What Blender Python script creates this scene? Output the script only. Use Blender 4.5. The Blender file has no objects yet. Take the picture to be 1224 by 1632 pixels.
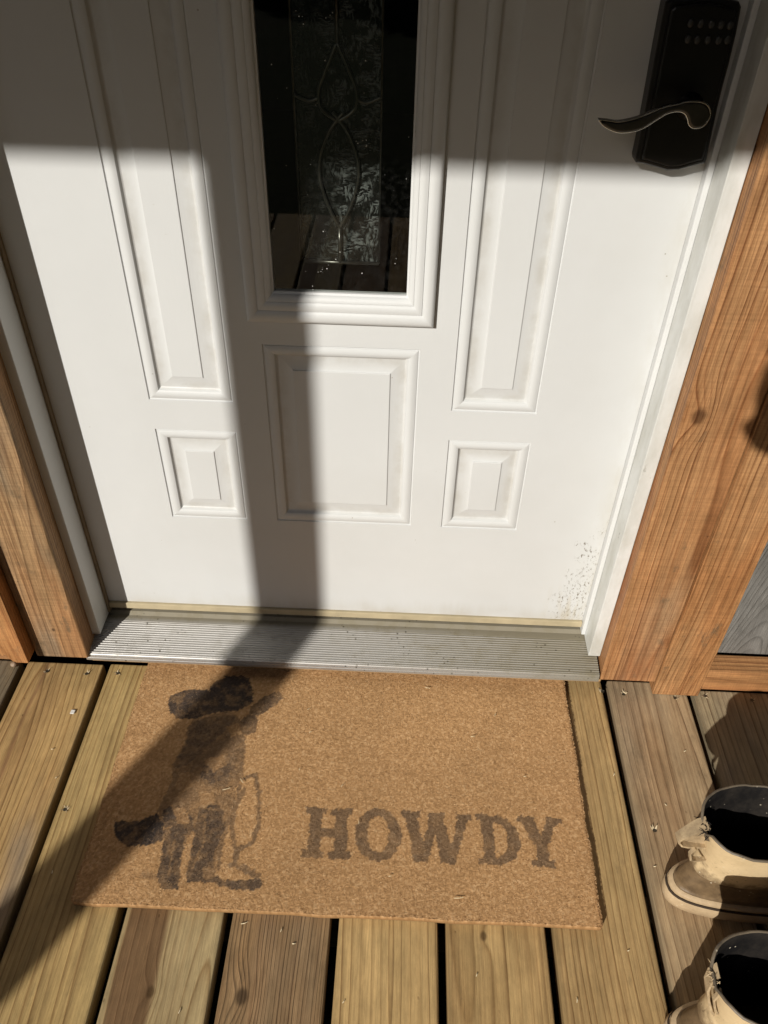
import bpy, bmesh, math, random
import numpy as np
from mathutils import Vector, Matrix
random.seed(7)
rng = np.random.default_rng(11)
scene = bpy.context.scene
COL = scene.collection
R = math.radians

# ------------------------------------------------------------------ camera, sky, sun, exposure
cam_d = bpy.data.cameras.new('camera')
cam = bpy.data.objects.new('camera', cam_d)
COL.objects.link(cam)
cr = Vector((0.99908288, 0.037813, 0.02008921))
cu = Vector((-0.0398913, 0.65149894, 0.75760004))
cf = Vector((-0.01555903, 0.75770661, -0.65240984))
cam.matrix_world = Matrix((
    (cr.x, cu.x, -cf.x, 0.48854826),
    (cr.y, cu.y, -cf.y, -0.97795218),
    (cr.z, cu.z, -cf.z, 1.16943705),
    (0, 0, 0, 1)))
cam_d.sensor_fit = 'VERTICAL'
cam_d.sensor_height = 24.0
cam_d.lens = 24.0 * 1284.4 / 1632.0
cam_d.clip_start = 0.02
cam_d.clip_end = 400
scene.camera = cam
SUN_EL, SUN_AZ = 29.0, 30.0     # sun stands front-left of the door; rays travel (sin az, cos az)
world = bpy.data.worlds.new('World')
scene.world = world
world.use_nodes = True
wn = world.node_tree
bg = wn.nodes['Background']
sky = wn.nodes.new('ShaderNodeTexSky')
sky.sky_type = 'NISHITA'
sky.sun_disc = False
sky.sun_elevation = R(SUN_EL)
sky.sun_rotation = R(180 + SUN_AZ)
wn.links.new(sky.outputs[0], bg.inputs[0])
bg.inputs[1].default_value = 0.078
sl = bpy.data.lights.new('sun', 'SUN')
sl.energy = 5.0
sl.angle = R(0.5)
sl.color = (1.0, 0.952, 0.872)
sun = bpy.data.objects.new('sun', sl)
COL.objects.link(sun)
ray = Vector((math.sin(R(SUN_AZ)) * math.cos(R(SUN_EL)), math.cos(R(SUN_AZ)) * math.cos(R(SUN_EL)), -math.sin(R(SUN_EL))))
sun.rotation_euler = ray.to_track_quat('-Z', 'Y').to_euler()
sun.location = (-2, -4, 4)
scene.view_settings.view_transform = 'Standard'
scene.view_settings.look = 'None'
scene.view_settings.exposure = 0.0
scene.view_settings.gamma = 1.0

# ------------------------------------------------------------------ helpers
K = 0.84          # overall reflectance of the weathered surfaces
def dim(c): return None if c is None else tuple(x * K for x in c)
def tag(o, label=None, cat=None, group=None, kind=None):
    if label: o['label'] = label
    if cat: o['category'] = cat
    if group: o['group'] = group
    if kind: o['kind'] = kind
    return o

def empty(name, loc=(0, 0, 0), label=None, cat=None, group=None, kind=None):
    o = bpy.data.objects.new(name, None)
    o.empty_display_size = 0.05
    o.location = loc
    COL.objects.link(o)
    return tag(o, label, cat, group, kind)

def link_mesh(name, me, mat=None, parent=None, loc=None):
    """world-coordinate mesh; the parent's offset is removed again"""
    if mat is not None:
        for m in (mat if isinstance(mat, (list, tuple)) else [mat]):
            me.materials.append(m)
    o = bpy.data.objects.new(name, me)
    COL.objects.link(o)
    if parent is not None:
        o.parent = parent
        p, off = parent, Vector((0, 0, 0))
        while p is not None:
            off += p.location
            p = p.parent
        if loc is None:
            me.transform(Matrix.Translation(-off))
        else:
            o.location = Vector(loc) - off
    elif loc is not None:
        o.location = loc
    return o

def mesh_obj(name, verts, faces, mat=None, parent=None, smooth=False, loc=None):
    me = bpy.data.meshes.new(name)
    me.from_pydata([tuple(v) for v in verts], [], faces)
    me.update()
    if smooth:
        me.polygons.foreach_set('use_smooth', [True] * len(me.polygons))
    return link_mesh(name, me, mat, parent, loc)

class MB:
    def __init__(s): s.bm = bmesh.new()
    def box(s, x0, x1, y0, y1, z0, z1, bev=0.0, seg=2):
        b = bmesh.new()
        bmesh.ops.create_cube(b, size=1)
        for v in b.verts:
            v.co = Vector((x0 + (v.co.x + .5) * (x1 - x0), y0 + (v.co.y + .5) * (y1 - y0), z0 + (v.co.z + .5) * (z1 - z0)))
        if bev:
            bmesh.ops.bevel(b, geom=b.edges[:], offset=bev, segments=seg, profile=0.6, affect='EDGES')
        s._merge(b)
    def _merge(s, b):
        me = bpy.data.meshes.new('tmp'); b.to_mesh(me); b.free()
        s.bm.from_mesh(me); bpy.data.meshes.remove(me)
    def prism_xz(s, pts, y0, y1, bev=0.0, seg=3):
        """outline in x,z; solid from y0 (front) to y1 (back)"""
        b = bmesh.new()
        f = [b.verts.new((p[0], y0, p[1])) for p in pts]
        face = b.faces.new(f)
        r = bmesh.ops.extrude_face_region(b, geom=[face])
        for v in r['geom']:
            if isinstance(v, bmesh.types.BMVert): v.co.y = y1
        bmesh.ops.recalc_face_normals(b, faces=b.faces[:])
        if bev:
            ed = [e for e in b.edges if all(abs(v.co.y - y0) < 1e-6 for v in e.verts)]
            bmesh.ops.bevel(b, geom=ed, offset=bev, segments=seg, profile=0.5, affect='EDGES')
        s._merge(b)
    def build(s, name, mat, parent=None, smooth=False, loc=None):
        me = bpy.data.meshes.new(name)
        bmesh.ops.recalc_face_normals(s.bm, faces=s.bm.faces[:])
        s.bm.to_mesh(me); s.bm.free()
        if smooth: me.polygons.foreach_set('use_smooth', [True] * len(me.polygons))
        return link_mesh(name, me, mat, parent, loc)

def tube(path, rad, n=10, cap=True):
    """swept tube as verts, faces; rad a number or a list"""
    path = [Vector(p) for p in path]
    if not isinstance(rad, (list, tuple)): rad = [rad] * len(path)
    V, F = [], []
    ref = Vector((0, 0, 1))
    for i, p in enumerate(path):
        t = (path[min(i + 1, len(path) - 1)] - path[max(i - 1, 0)]).normalized()
        if abs(t.dot(ref)) > 0.95: ref = Vector((0, 1, 0))
        a = t.cross(ref).normalized(); b = t.cross(a).normalized()
        for k in range(n):
            th = 2 * math.pi * k / n
            V.append(p + (a * math.cos(th) + b * math.sin(th)) * rad[i])
    for i in range(len(path) - 1):
        for k in range(n):
            F.append((i * n + k, i * n + (k + 1) % n, (i + 1) * n + (k + 1) % n, (i + 1) * n + k))
    if cap:
        F.append(tuple(range(n - 1, -1, -1)))
        F.append(tuple((len(path) - 1) * n + k for k in range(n)))
    return V, F

def spline(pts, n=8):
    """Catmull-Rom"""
    P = [Vector(p) for p in pts]
    P = [P[0] * 2 - P[1]] + P + [P[-1] * 2 - P[-2]]
    out = []
    for i in range(1, len(P) - 2):
        for k in range(n):
            t = k / n
            a, b, c, d = P[i - 1], P[i], P[i + 1], P[i + 2]
            out.append(0.5 * ((2 * b) + (c - a) * t + (2 * a - 5 * b + 4 * c - d) * t * t + (3 * b - a - 3 * c + d) * t ** 3))
    out.append(P[-2])
    return out

# ------------------------------------------------------------------ node helpers
class NT:
    def __init__(s, name):
        s.m = bpy.data.materials.new(name); s.m.use_nodes = True
        s.t = s.m.node_tree; s.n = s.t.nodes; s.l = s.t.links
        s.b = s.n['Principled BSDF']; s.out = s.n['Material Output']
    def inp(s, sock, v):
        if v is None: return
        if isinstance(v, bpy.types.NodeSocket): s.l.new(v, sock)
        else:
            if isinstance(v, (tuple, list)) and len(v) == 3 and sock.type == 'RGBA': v = (*v, 1)
            sock.default_value = v
    def math(s, op, a, b=None, c=None, clamp=False):
        n = s.n.new('ShaderNodeMath'); n.operation = op; n.use_clamp = clamp
        s.inp(n.inputs[0], a); s.inp(n.inputs[1], b); s.inp(n.inputs[2], c)
        return n.outputs[0]
    def coord(s):
        return s.n.new('ShaderNodeNewGeometry').outputs['Position']     # metres in the place itself
    def sep(s, v):
        n = s.n.new('ShaderNodeSeparateXYZ'); s.inp(n.inputs[0], v); return n.outputs
    def comb(s, x, y, z):
        n = s.n.new('ShaderNodeCombineXYZ')
        for i, v in enumerate((x, y, z)): s.inp(n.inputs[i], v)
        return n.outputs[0]
    def mapv(s, v, scale=(1, 1, 1), loc=(0, 0, 0), rot=(0, 0, 0)):
        n = s.n.new('ShaderNodeMapping'); s.inp(n.inputs[0], v)
        n.inputs['Scale'].default_value = scale; n.inputs['Location'].default_value = loc; n.inputs['Rotation'].default_value = rot
        return n.outputs[0]
    def noise(s, v, scale, detail=3, rough=0.5, dist=0.0, color=False):
        n = s.n.new('ShaderNodeTexNoise'); s.inp(n.inputs['Vector'], v)
        n.inputs['Scale'].default_value = scale; n.inputs['Detail'].default_value = detail
        n.inputs['Roughness'].default_value = rough; n.inputs['Distortion'].default_value = dist
        return n.outputs['Color' if color else 'Fac']
    def voro(s, v, scale, feature='F1', out='Distance', rand=1.0):
        n = s.n.new('ShaderNodeTexVoronoi'); n.feature = feature; s.inp(n.inputs['Vector'], v)
        n.inputs['Scale'].default_value = scale; n.inputs['Randomness'].default_value = rand
        return n.outputs[out]
    def ramp(s, f, stops, interp='LINEAR'):
        n = s.n.new('ShaderNodeValToRGB'); s.inp(n.inputs[0], f); n.color_ramp.interpolation = interp
        el = n.color_ramp.elements
        while len(el) < len(stops): el.new(0.5)
        for e, (p, c) in zip(el, stops):
            e.position = p
            e.color = (c, c, c, 1) if not isinstance(c, (tuple, list)) else (*c, 1)
        return n.outputs[0]
    def mr(s, f, a, b, c=0.0, d=1.0, smooth=False):
        n = s.n.new('ShaderNodeMapRange'); s.inp(n.inputs[0], f)
        if smooth: n.interpolation_type = 'SMOOTHSTEP'
        for i, v in enumerate((a, b, c, d)): n.inputs[i + 1].default_value = v
        return n.outputs[0]
    def mix(s, f, a, b, mode='MIX'):
        n = s.n.new('ShaderNodeMix'); n.data_type = 'RGBA'; n.blend_type = mode
        s.inp(n.inputs[0], f); s.inp(n.inputs[6], a); s.inp(n.inputs[7], b)
        return n.outputs[2]
    def bump(s, h, strength=0.3, dist=0.001):
        n = s.n.new('ShaderNodeBump'); s.inp(n.inputs['Height'], h)
        n.inputs['Strength'].default_value = strength; n.inputs['Distance'].default_value = dist
        s.l.new(n.outputs[0], s.b.inputs['Normal']); return n.outputs[0]
    def attr(s, name, out='Fac'):
        n = s.n.new('ShaderNodeAttribute'); n.attribute_name = name; return n.outputs[out]
    def set(s, **k):
        for key, v in k.items():
            s.inp(s.b.inputs[{'color': 'Base Color', 'rough': 'Roughness', 'metal': 'Metallic', 'spec': 'Specular IOR Level', 'coat': 'Coat Weight', 'coatr': 'Coat Roughness'}.get(key, key)], v)
        return s.m

def plain(name, col, rough=0.6, metal=0.0, spec=0.5, var=0.15, scale=20.0, bump=0.1):
    t = NT(name); c = t.coord(); col = dim(col)
    f = t.noise(c, scale, 4)
    dark = tuple(x * (1 - var) for x in col); light = tuple(min(1, x * (1 + var)) for x in col)
    t.set(color=t.ramp(f, [(0.3, dark), (0.7, light)]), rough=rough, metal=metal, spec=spec)
    if bump: t.bump(t.noise(c, scale * 12, 3), bump, 0.0006)
    return t.m

def wood(name, axis, early, late, stain=None, grey=None, cu=0.0, depth=0.03, slope=0.02, spacing=0.006, amp=0.012,
         seed=0.0, knots=(), late_amt=0.9, stain_amt=0.6, grey_amt=0.5, rough=0.62, marks=0.5, stain_band=None, width=0.12, wav=1.0, lines=0.0, bumpy=0.5, edge=None):
    """plain-sawn lumber: growth rings cut by the board face. u across, v along, w into the board"""
    t = NT(name)
    early, late, stain, grey = dim(early), dim(late), dim(stain), dim(grey)
    X, Y, Z = t.sep(t.coord())[0:3]
    if axis == 'Y': u, v, w = X, Y, Z
    elif axis == 'Z': u, v, w = X, Z, Y
    else: u, v, w = Z, X, Y
    vec = t.comb(u, v, w)
    s0 = (seed * 3.17, seed * 1.93, seed * 0.71)
    n1 = t.noise(t.mapv(vec, (2.2, 1.1 * wav, 2.2), s0), 1.0, 2)
    n2 = t.noise(t.mapv(vec, (9, 2.4 * wav, 9), s0), 1.0, 2)
    uu = t.math('SUBTRACT', u, cu)
    uu = t.math('ADD', uu, t.math('MULTIPLY', t.math('SUBTRACT', n1, 0.5), amp * 5))
    uu = t.math('ADD', uu, t.math('MULTIPLY', t.math('SUBTRACT', n2, 0.5), amp * 0.9))
    kd = None
    for (ku, kv, kr) in knots:
        du = t.math('SUBTRACT', u, ku); dv = t.math('SUBTRACT', v, kv)
        r2 = t.math('ADD', t.math('POWER', t.math('DIVIDE', du, kr * 2.2), 2.0), t.math('POWER', t.math('DIVIDE', dv, kr * 4.5), 2.0))
        g = t.math('EXPONENT', t.math('MULTIPLY', r2, -1.0))
        sg = 1.0 if ku > cu else -1.0
        uu = t.math('ADD', uu, t.math('MULTIPLY', g, kr * 1.9 * sg))
        r1 = t.math('SQRT', t.math('ADD', t.math('POWER', du, 2.0), t.math('POWER', t.math('MULTIPLY', dv, 0.7), 2.0)))
        k = t.mr(r1, kr * 0.5, kr * 1.25, 1.0, 0.0, True)
        kd = k if kd is None else t.math('MAXIMUM', kd, k)
    ww = t.math('ADD', t.math('MULTIPLY', v, slope), t.math('MULTIPLY', t.math('SUBTRACT', t.noise(t.mapv(vec, (0.6, 1.3, 0.6), s0), 1.0, 1), 0.5), depth * 1.6))
    ww = t.math('ADD', ww, depth)
    ww = t.math('ADD', ww, t.math('MULTIPLY', w, -1.0))
    d = t.math('SQRT', t.math('ADD', t.math('POWER', uu, 2.0), t.math('POWER', ww, 2.0)))
    rr = t.math('DIVIDE', d, spacing)
    # spacing of the rings itself varies from year to year
    rr = t.math('ADD', rr, t.math('MULTIPLY', t.noise(t.comb(t.math('MULTIPLY', rr, 0.45), seed, 0.0), 1.0, 2), 1.6))
    fr = t.math('FRACT', rr)
    lt = t.ramp(fr, [(0.0, 0.30), (0.05, 0.0), (0.55, 0.05), (0.80, 0.5), (0.93, 1.0), (1.0, 0.35)])
    yr = t.math('FLOOR', rr)
    ywn = t.n.new('ShaderNodeTexWhiteNoise'); ywn.noise_dimensions = '1D'
    t.inp(ywn.inputs['W'], t.math('ADD', yr, seed))
    lt = t.math('MULTIPLY', lt, t.mr(ywn.outputs['Value'], 0, 1, 0.35, 1.0))
    fib = t.noise(t.mapv(vec, (520, 7, 520), s0), 1.0, 3, 0.6)
    fib2 = t.noise(t.mapv(vec, (150, 3, 150), s0), 1.0, 3, 0.6)
    col = t.mix(t.math('MULTIPLY', lt, late_amt), early, late)
    if stain is not None:
        m = t.noise(t.mapv(vec, (9, 1.3, 9), (s0[0] + 4, s0[1], 0)), 1.0, 4, 0.55)
        m = t.mr(m, 0.45, 0.68, 0, stain_amt, True)
        if stain_band:
            b0, b1 = stain_band
            ws = t.math('ADD', u, t.math('MULTIPLY', t.math('SUBTRACT', n2, 0.5), 0.05))
            bd = t.math('MULTIPLY', t.mr(ws, b0 - .004, b0 + .004, 0, 1, True), t.mr(ws, b1 - .006, b1 + .006, 1, 0, True))
            m = t.math('MAXIMUM', t.math('MULTIPLY', m, 0.5), t.math('MULTIPLY', bd, 0.9))
        col = t.mix(m, col, t.mix(0.35, stain, t.mix(lt, stain, tuple(c * 0.5 for c in stain))))
    if grey is not None:
        m = t.noise(t.mapv(vec, (6, 1.6, 6), (s0[0] + 9, s0[1] + 3, 0)), 1.0, 4, 0.6)
        m = t.mr(m, 0.48, 0.7, 0, grey_amt, True)
        col = t.mix(m, col, t.mix(t.math('MULTIPLY', lt, 0.7), grey, tuple(c * 0.45 for c in grey)))
    if kd is not None:
        col = t.mix(t.math('MULTIPLY', kd, 0.75), col, tuple(c * 0.35 for c in late))
    pore = t.noise(t.mapv(vec, (900, 38, 900), s0), 1.0, 2, 0.6)
    mott = t.noise(t.mapv(vec, (70, 26, 70), s0), 1.0, 5, 0.75)
    col = t.mix(1.0, col, t.ramp(t.mr(fib, 0.3, 0.7), [(0, 0.86), (1, 1.08)]), 'MULTIPLY')
    col = t.mix(1.0, col, t.ramp(t.mr(fib2, 0.3, 0.7), [(0, 0.88), (1, 1.08)]), 'MULTIPLY')
    col = t.mix(1.0, col, t.ramp(t.mr(pore, 0.32, 0.68), [(0, 0.90), (1, 1.07)]), 'MULTIPLY')
    col = t.mix(1.0, col, t.ramp(t.mr(mott, 0.3, 0.7), [(0, 0.82), (1, 1.10)]), 'MULTIPLY')
    if lines:
        st = t.noise(t.mapv(vec, (260, 2.2, 260), (s0[0] + 2, 0, 0)), 1.0, 4, 0.7)
        col = t.mix(1.0, col, t.ramp(t.mr(st, 0.32, 0.68), [(0, (1 - .40 * lines, 1 - .50 * lines, 1 - .55 * lines)), (.5, 1.0), (1, 1.10)]), 'MULTIPLY')
        sw = t.noise(t.mapv(vec, (16, 420, 16), (0, s0[1], 0)), 1.0, 2, 0.6)
        col = t.mix(1.0, col, t.ramp(t.mr(sw, 0.35, 0.65), [(0, 1 - (.12 * lines if lines > .6 else 0)), (1, 1.06 if lines > .6 else 1.0)]), 'MULTIPLY')
        red = t.noise(t.mapv(vec, (12, 2.4, 12), (s0[0] + 7, s0[1], 0)), 1.0, 4, 0.6)
        col = t.mix(t.mr(red, 0.42, 0.66, 0, .55 * lines), col, t.mix(1.0, col, (1.02, .80, .66), 'MULTIPLY'))
        gl = t.noise(t.mapv(vec, (30, 14, 30), (s0[0] + 1, s0[1] + 6, 0)), 1.0, 5, 0.7)
        col = t.mix(t.mr(gl, 0.60, 0.70, 0, .7 * lines), col, (0.10, 0.075, 0.045))
    blot = t.noise(t.mapv(vec, (25, 9, 25), s0), 1.0, 5, 0.65)
    col = t.mix(1.0, col, t.ramp(blot, [(0.3, 0.80), (0.55, 1.0), (0.75, 1.08)]), 'MULTIPLY')
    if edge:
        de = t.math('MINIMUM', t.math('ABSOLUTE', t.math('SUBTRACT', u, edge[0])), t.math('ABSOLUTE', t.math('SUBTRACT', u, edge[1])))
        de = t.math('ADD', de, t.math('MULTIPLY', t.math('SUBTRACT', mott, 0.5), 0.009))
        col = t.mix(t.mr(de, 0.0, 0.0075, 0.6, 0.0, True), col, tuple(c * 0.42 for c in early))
    # small dents and dirt
    sp = t.voro(t.mapv(vec, (1, 0.6, 1), s0), 42.0)
    spm = t.math('MULTIPLY', t.mr(sp, 0.035, 0.085, 1, 0, True), t.mr(t.noise(vec, 17.0, 2), 0.55, 0.62, 0, marks))
    col = t.mix(spm, col, tuple(c * 0.3 for c in late))
    sp2 = t.voro(t.mapv(vec, (1, 1, 1), (s0[0] + 5, 0, 0)), 70.0)
    spm2 = t.math('MULTIPLY', t.mr(sp2, 0.03, 0.06, 1, 0, True), t.mr(t.noise(vec, 23.0, 2), 0.6, 0.66, 0, marks))
    col = t.mix(spm2, col, (0.62, 0.55, 0.42))
    h = t.math('ADD', t.math('ADD', t.math('ADD', t.math('MULTIPLY', fib, 0.8), t.math('MULTIPLY', fib2, 0.6)), t.math('MULTIPLY', lt, 0.9)), t.math('MULTIPLY', mott, 0.8))
    h = t.math('SUBTRACT', h, t.math('MULTIPLY', spm, 1.5))
    t.set(color=col, rough=t.mr(blot, 0.3, 0.7, rough - 0.1, rough + 0.12), spec=0.3)
    t.bump(h, bumpy, 0.0012)
    return t.m

# ------------------------------------------------------------------ plain materials
def mat_paint(name='door_paint', dirt=True, base=(0.60, 0.612, 0.612)):
    t = NT(name); c = t.coord(); X, Y, Z = t.sep(c)[0:3]
    n = t.noise(c, 5.0, 4, 0.6)
    col = t.mix(t.mr(n, 0.35, 0.7), base, tuple(b * 0.95 for b in base))
    # scattered scuffs
    sc = t.math('MULTIPLY', t.mr(t.noise(t.mapv(c, (30, 30, 90)), 1.0, 5, 0.7), 0.66, 0.74), t.mr(t.noise(c, 7.0, 2), 0.55, 0.65))
    col = t.mix(t.math('MULTIPLY', sc, 0.6), col, (0.38, 0.34, 0.27))
    col = t.mix(t.mr(t.noise(t.mapv(c, (1, 1, 1), (3, 2, 1)), 3.2, 5, 0.6), 0.42, 0.72, 0, 0.13), col, (0.40, 0.38, 0.33))  # faint clouds of tone painted in for patches of reflected light
    if dirt:
        # splashed dirt and mildew specks gathered by the latch side, low down
        gx = t.mr(t.math('ADD', X, t.math('MULTIPLY', t.noise(c, 11.0, 3), 0.06)), 0.77, 0.84, 0, 1, True)
        gz = t.mr(Z, 0.52, 0.12, 0.0, 1.0, True)
        g = t.math('MULTIPLY', gx, gz)
        sp = t.voro(t.mapv(c, (1, 1, 0.75)), 150.0)
        cl = t.noise(c, 38.0, 3)
        tn = t.noise(t.mapv(c, (1, 1, 0.5), rot=(0, R(20), 0)), 240.0, 5, 0.75)
        specks = t.math('MULTIPLY', t.mr(tn, 0.545, 0.60, 0, 1, True), t.mr(t.math('ADD', t.math('MULTIPLY', g, 0.5), t.math('MULTIPLY', cl, 0.85)), 0.70, 0.84))
        col = t.mix(t.math('MULTIPLY', specks, 0.85), col, (0.10, 0.075, 0.04))
        sm = t.math('MULTIPLY', t.math('MULTIPLY', gx, t.mr(Z, 0.25, 0.08, 0, 1, True)), t.mr(t.noise(t.mapv(c, (60, 60, 14)), 1.0, 4), 0.5, 0.7))
        col = t.mix(t.math('MULTIPLY', sm, 0.5), col, (0.42, 0.33, 0.17))
        # a light film of dirt along the latch edge
        fl = t.math('MULTIPLY', t.mr(X, 0.79, 0.85, 0, 1, True), t.mr(t.noise(t.mapv(c, (25, 25, 8)), 1.0, 5, 0.65), 0.42, 0.72))
        col = t.mix(t.math('MULTIPLY', fl, 0.65), col, (0.40, 0.37, 0.29))
        ft = t.math('MULTIPLY', t.mr(t.math('ADD', Z, t.math('MULTIPLY', t.noise(t.mapv(c, (40, 40, 8)), 1.0, 4, 0.6), 0.05)), 0.155, 0.105, 0, 1, True), t.mr(t.noise(t.mapv(c, (14, 14, 14)), 1.0, 4), 0.35, 0.7, 0.1, 0.5))
        col = t.mix(ft, col, (0.36, 0.31, 0.22))
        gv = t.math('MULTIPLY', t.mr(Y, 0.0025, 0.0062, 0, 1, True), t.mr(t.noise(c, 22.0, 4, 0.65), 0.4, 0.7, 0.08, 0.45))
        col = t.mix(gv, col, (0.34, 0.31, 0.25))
        # rare specks everywhere
        s3 = t.math('MULTIPLY', t.mr(t.voro(c, 34.0), 0.02, 0.045, 1, 0), t.mr(t.noise(c, 9.0, 2), 0.5, 0.56))
        col = t.mix(t.math('MULTIPLY', s3, 0.7), col, (0.22, 0.18, 0.12))
    t.set(color=col, rough=t.mr(n, 0.3, 0.7, 0.33, 0.48), spec=0.45)
    t.bump(t.math('ADD', t.noise(t.mapv(c, (260, 260, 40)), 1.0, 3), t.math('MULTIPLY', t.noise(c, 9.0, 2), 4.0)), 0.12, 0.0006)
    return t.m
M_DOOR = mat_paint()
M_FRAME = mat_paint('frame_paint', False, (0.61, 0.62, 0.618))

def mat_jamb():
    t = NT('jamb_paint'); c = t.coord(); X, Y, Z = t.sep(c)[0:3]
    n = t.noise(t.mapv(c, (20, 20, 7)), 1.0, 5, 0.65)
    g = t.mr(X, 0.3, 0.6)      # the latch-side jamb is the dirtier one
    f = t.math('MULTIPLY', t.mr(n, 0.42, 0.72), g)
    col = t.mix(t.math('MULTIPLY', f, 0.55), (0.62, 0.63, 0.615), (0.31, 0.30, 0.235))
    ch = t.math('MULTIPLY', t.math('MULTIPLY', t.mr(t.noise(t.mapv(c, (55, 55, 22), (3, 1, 2)), 1.0, 4, 0.7), 0.64, 0.68), g), t.mr(Z, 0.6, 0.2))
    col = t.mix(ch, col, (0.13, 0.12, 0.09))
    t.set(color=col, rough=0.45)
    t.bump(n, 0.2, 0.001)
    return t.m
M_JAMB = mat_jamb()
M_SWEEP = plain('sweep_vinyl', (0.50, 0.42, 0.27), 0.6, var=0.12, scale=30)
M_SEAL = plain('seal_vinyl', (0.25, 0.19, 0.12), 0.7, var=0.15, scale=30)
M_DARK = plain('dark_void', (0.012, 0.011, 0.010), 0.95, spec=0.1)

def mat_alu(name, grime):
    t = NT(name); c = t.coord(); X, Y, Z = t.sep(c)[0:3]
    n = t.noise(t.mapv(c, (9, 60, 60)), 1.0, 5, 0.6)
    dirt = t.math('ADD', t.mr(X, 0.28, 0.84, -0.15 + grime, 0.78 + grime), t.math('MULTIPLY', t.math('SUBTRACT', n, 0.5), 0.5))
    dirt = t.math('MAXIMUM', dirt, t.mr(Y, -0.022, -0.008, 0.0, 0.95))
    # shallow valleys between ribs hold the grime
    cl = t.noise(t.mapv(c, (35, 35, 35)), 1.0, 5, 0.7)
    dirt = t.math('ADD', dirt, t.mr(cl, 0.5, 0.75, 0, 0.35), clamp=True)
    sp = t.math('MULTIPLY', t.mr(t.voro(c, 90.0), 0.10, 0.2, 1, 0), t.mr(t.noise(c, 16.0, 2), 0.52, 0.6, 0, 0.8))
    col = t.mix(dirt, (0.52, 0.51, 0.495), (0.215, 0.19, 0.135))
    col = t.mix(sp, col, (0.06, 0.05, 0.03))
    t.set(color=col, rough=t.mr(dirt, 0, 1, 0.46, 0.8), metal=t.mr(dirt, 0, 1, 0.85, 0.15))
    t.bump(cl, 0.08, 0.0006)
    return t.m
M_ALU = mat_alu('worn_aluminium', 0.0)
M_ALU2 = mat_alu('grimy_aluminium', 0.42)

# ------------------------------------------------------------------ ground, yard
def mat_ground():
    t = NT('yard_soil'); c = t.coord()
    n = t.noise(c, 0.8, 6, 0.6); n2 = t.noise(c, 14.0, 5, 0.7)
    t.set(color=t.mix(n2, t.ramp(n, [(0.35, (0.05, 0.045, 0.03)), (0.6, (0.045, 0.06, 0.02)), (0.8, (0.07, 0.06, 0.035))]), (0.03, 0.035, 0.015)), rough=0.95, spec=0.1)
    t.bump(n2, 0.8, 0.03)
    return t.m
def build_ground():
    n = 40; V = []; F = []
    for j in range(n + 1):
        for i in range(n + 1):
            x = (i / n - .5) * 2; y = (j / n - .5) * 2
            x = math.copysign(abs(x) ** 2.2, x) * 150; y = math.copysign(abs(y) ** 2.2, y) * 150
            far = max(0, math.hypot(x, y) - 12)
            V.append((x, y - 3, -0.55 + 0.02 * math.sin(x * 1.3) * math.cos(y * 1.7) + min(far * 0.012, 1.2) * (0.5 + 0.5 * math.sin(x * .05 + y * .08))))
    for j in range(n):
        for i in range(n):
            a = j * (n + 1) + i
            F.append((a, a + 1, a + n + 2, a + n + 1))
    tag(mesh_obj('ground', V, F, mat_ground(), smooth=True), kind='structure')
build_ground()

# ------------------------------------------------------------------ deck
S = 0.1495; G1 = -0.0231; GAP = 0.0112; DECK_END = -0.0615; DECK_FRONT = -2.12
def gapx(i): return G1 + (i - 1) * S
OL = dict(early=(0.61, 0.405, 0.175), late=(0.25, 0.135, 0.045), stain=(0.30, 0.20, 0.09))
BOARD_SPEC = {
    0: dict(OL, early=(0.57, 0.385, 0.165), stain=(0.30, 0.17, 0.08), stain_band=(-0.137, -0.128), grey=(0.33, 0.27, 0.20), grey_amt=0.9, cu=-0.12, depth=0.02, slope=0.05, spacing=0.0095, seed=1.3, amp=0.016, lines=0.35),
    1: dict(OL, early=(0.55, 0.39, 0.165), cu=0.12, depth=0.02, slope=-0.02, spacing=0.0105, seed=2.1, stain_amt=0.3, lines=0.3),
    2: dict(OL, early=(0.58, 0.44, 0.225), stain=(0.19, 0.10, 0.045), stain_band=(0.137, 0.186), cu=0.25, depth=0.05, slope=0.03, spacing=0.0105, seed=3.7, knots=((0.192, -0.60, 0.006),), late_amt=0.7),
    3: dict(OL, early=(0.42, 0.275, 0.135), late=(0.085, 0.048, 0.022), stain=(0.27, 0.17, 0.09), grey=(0.25, 0.20, 0.14), cu=0.315, depth=0.012, slope=0.012, spacing=0.0055, seed=4.4, knots=((0.312, -0.60, 0.0085),), amp=0.01, bumpy=0.8, lines=0.6),
    4: dict(OL, early=(0.66, 0.445, 0.195), stain_amt=0.2, cu=0.50, depth=0.018, slope=0.03, spacing=0.0125, seed=5.2, late_amt=0.8),
    5: dict(OL, early=(0.62, 0.42, 0.185), stain=(0.26, 0.15, 0.06), stain_amt=0.45, lines=0.35, cu=0.60, depth=0.03, slope=-0.03, spacing=0.0135, seed=6.5, knots=((0.632, -0.51, 0.005),), late_amt=0.85),
    6: dict(OL, early=(0.53, 0.365, 0.165), stain=(0.27, 0.16, 0.07), stain_amt=0.7, lines=0.4, cu=0.72, depth=0.015, slope=0.02, spacing=0.0095, seed=7.9),
    7: dict(OL, early=(0.54, 0.40, 0.235), late=(0.20, 0.115, 0.055), stain=(0.36, 0.23, 0.12), grey=(0.40, 0.33, 0.23), grey_amt=0.5, lines=0.5, cu=0.99, depth=0.03, slope=0.03, spacing=0.0115, seed=8.6, amp=0.015),
    8: dict(OL, early=(0.45, 0.36, 0.22), late=(0.14, 0.085, 0.045), stain=(0.24, 0.13, 0.07), grey=(0.36, 0.32, 0.25), grey_amt=0.8, cu=1.2, depth=0.03, spacing=0.010, seed=9.4),
}
deck = empty('deck', (0, -1.0, 0), kind='structure')
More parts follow.
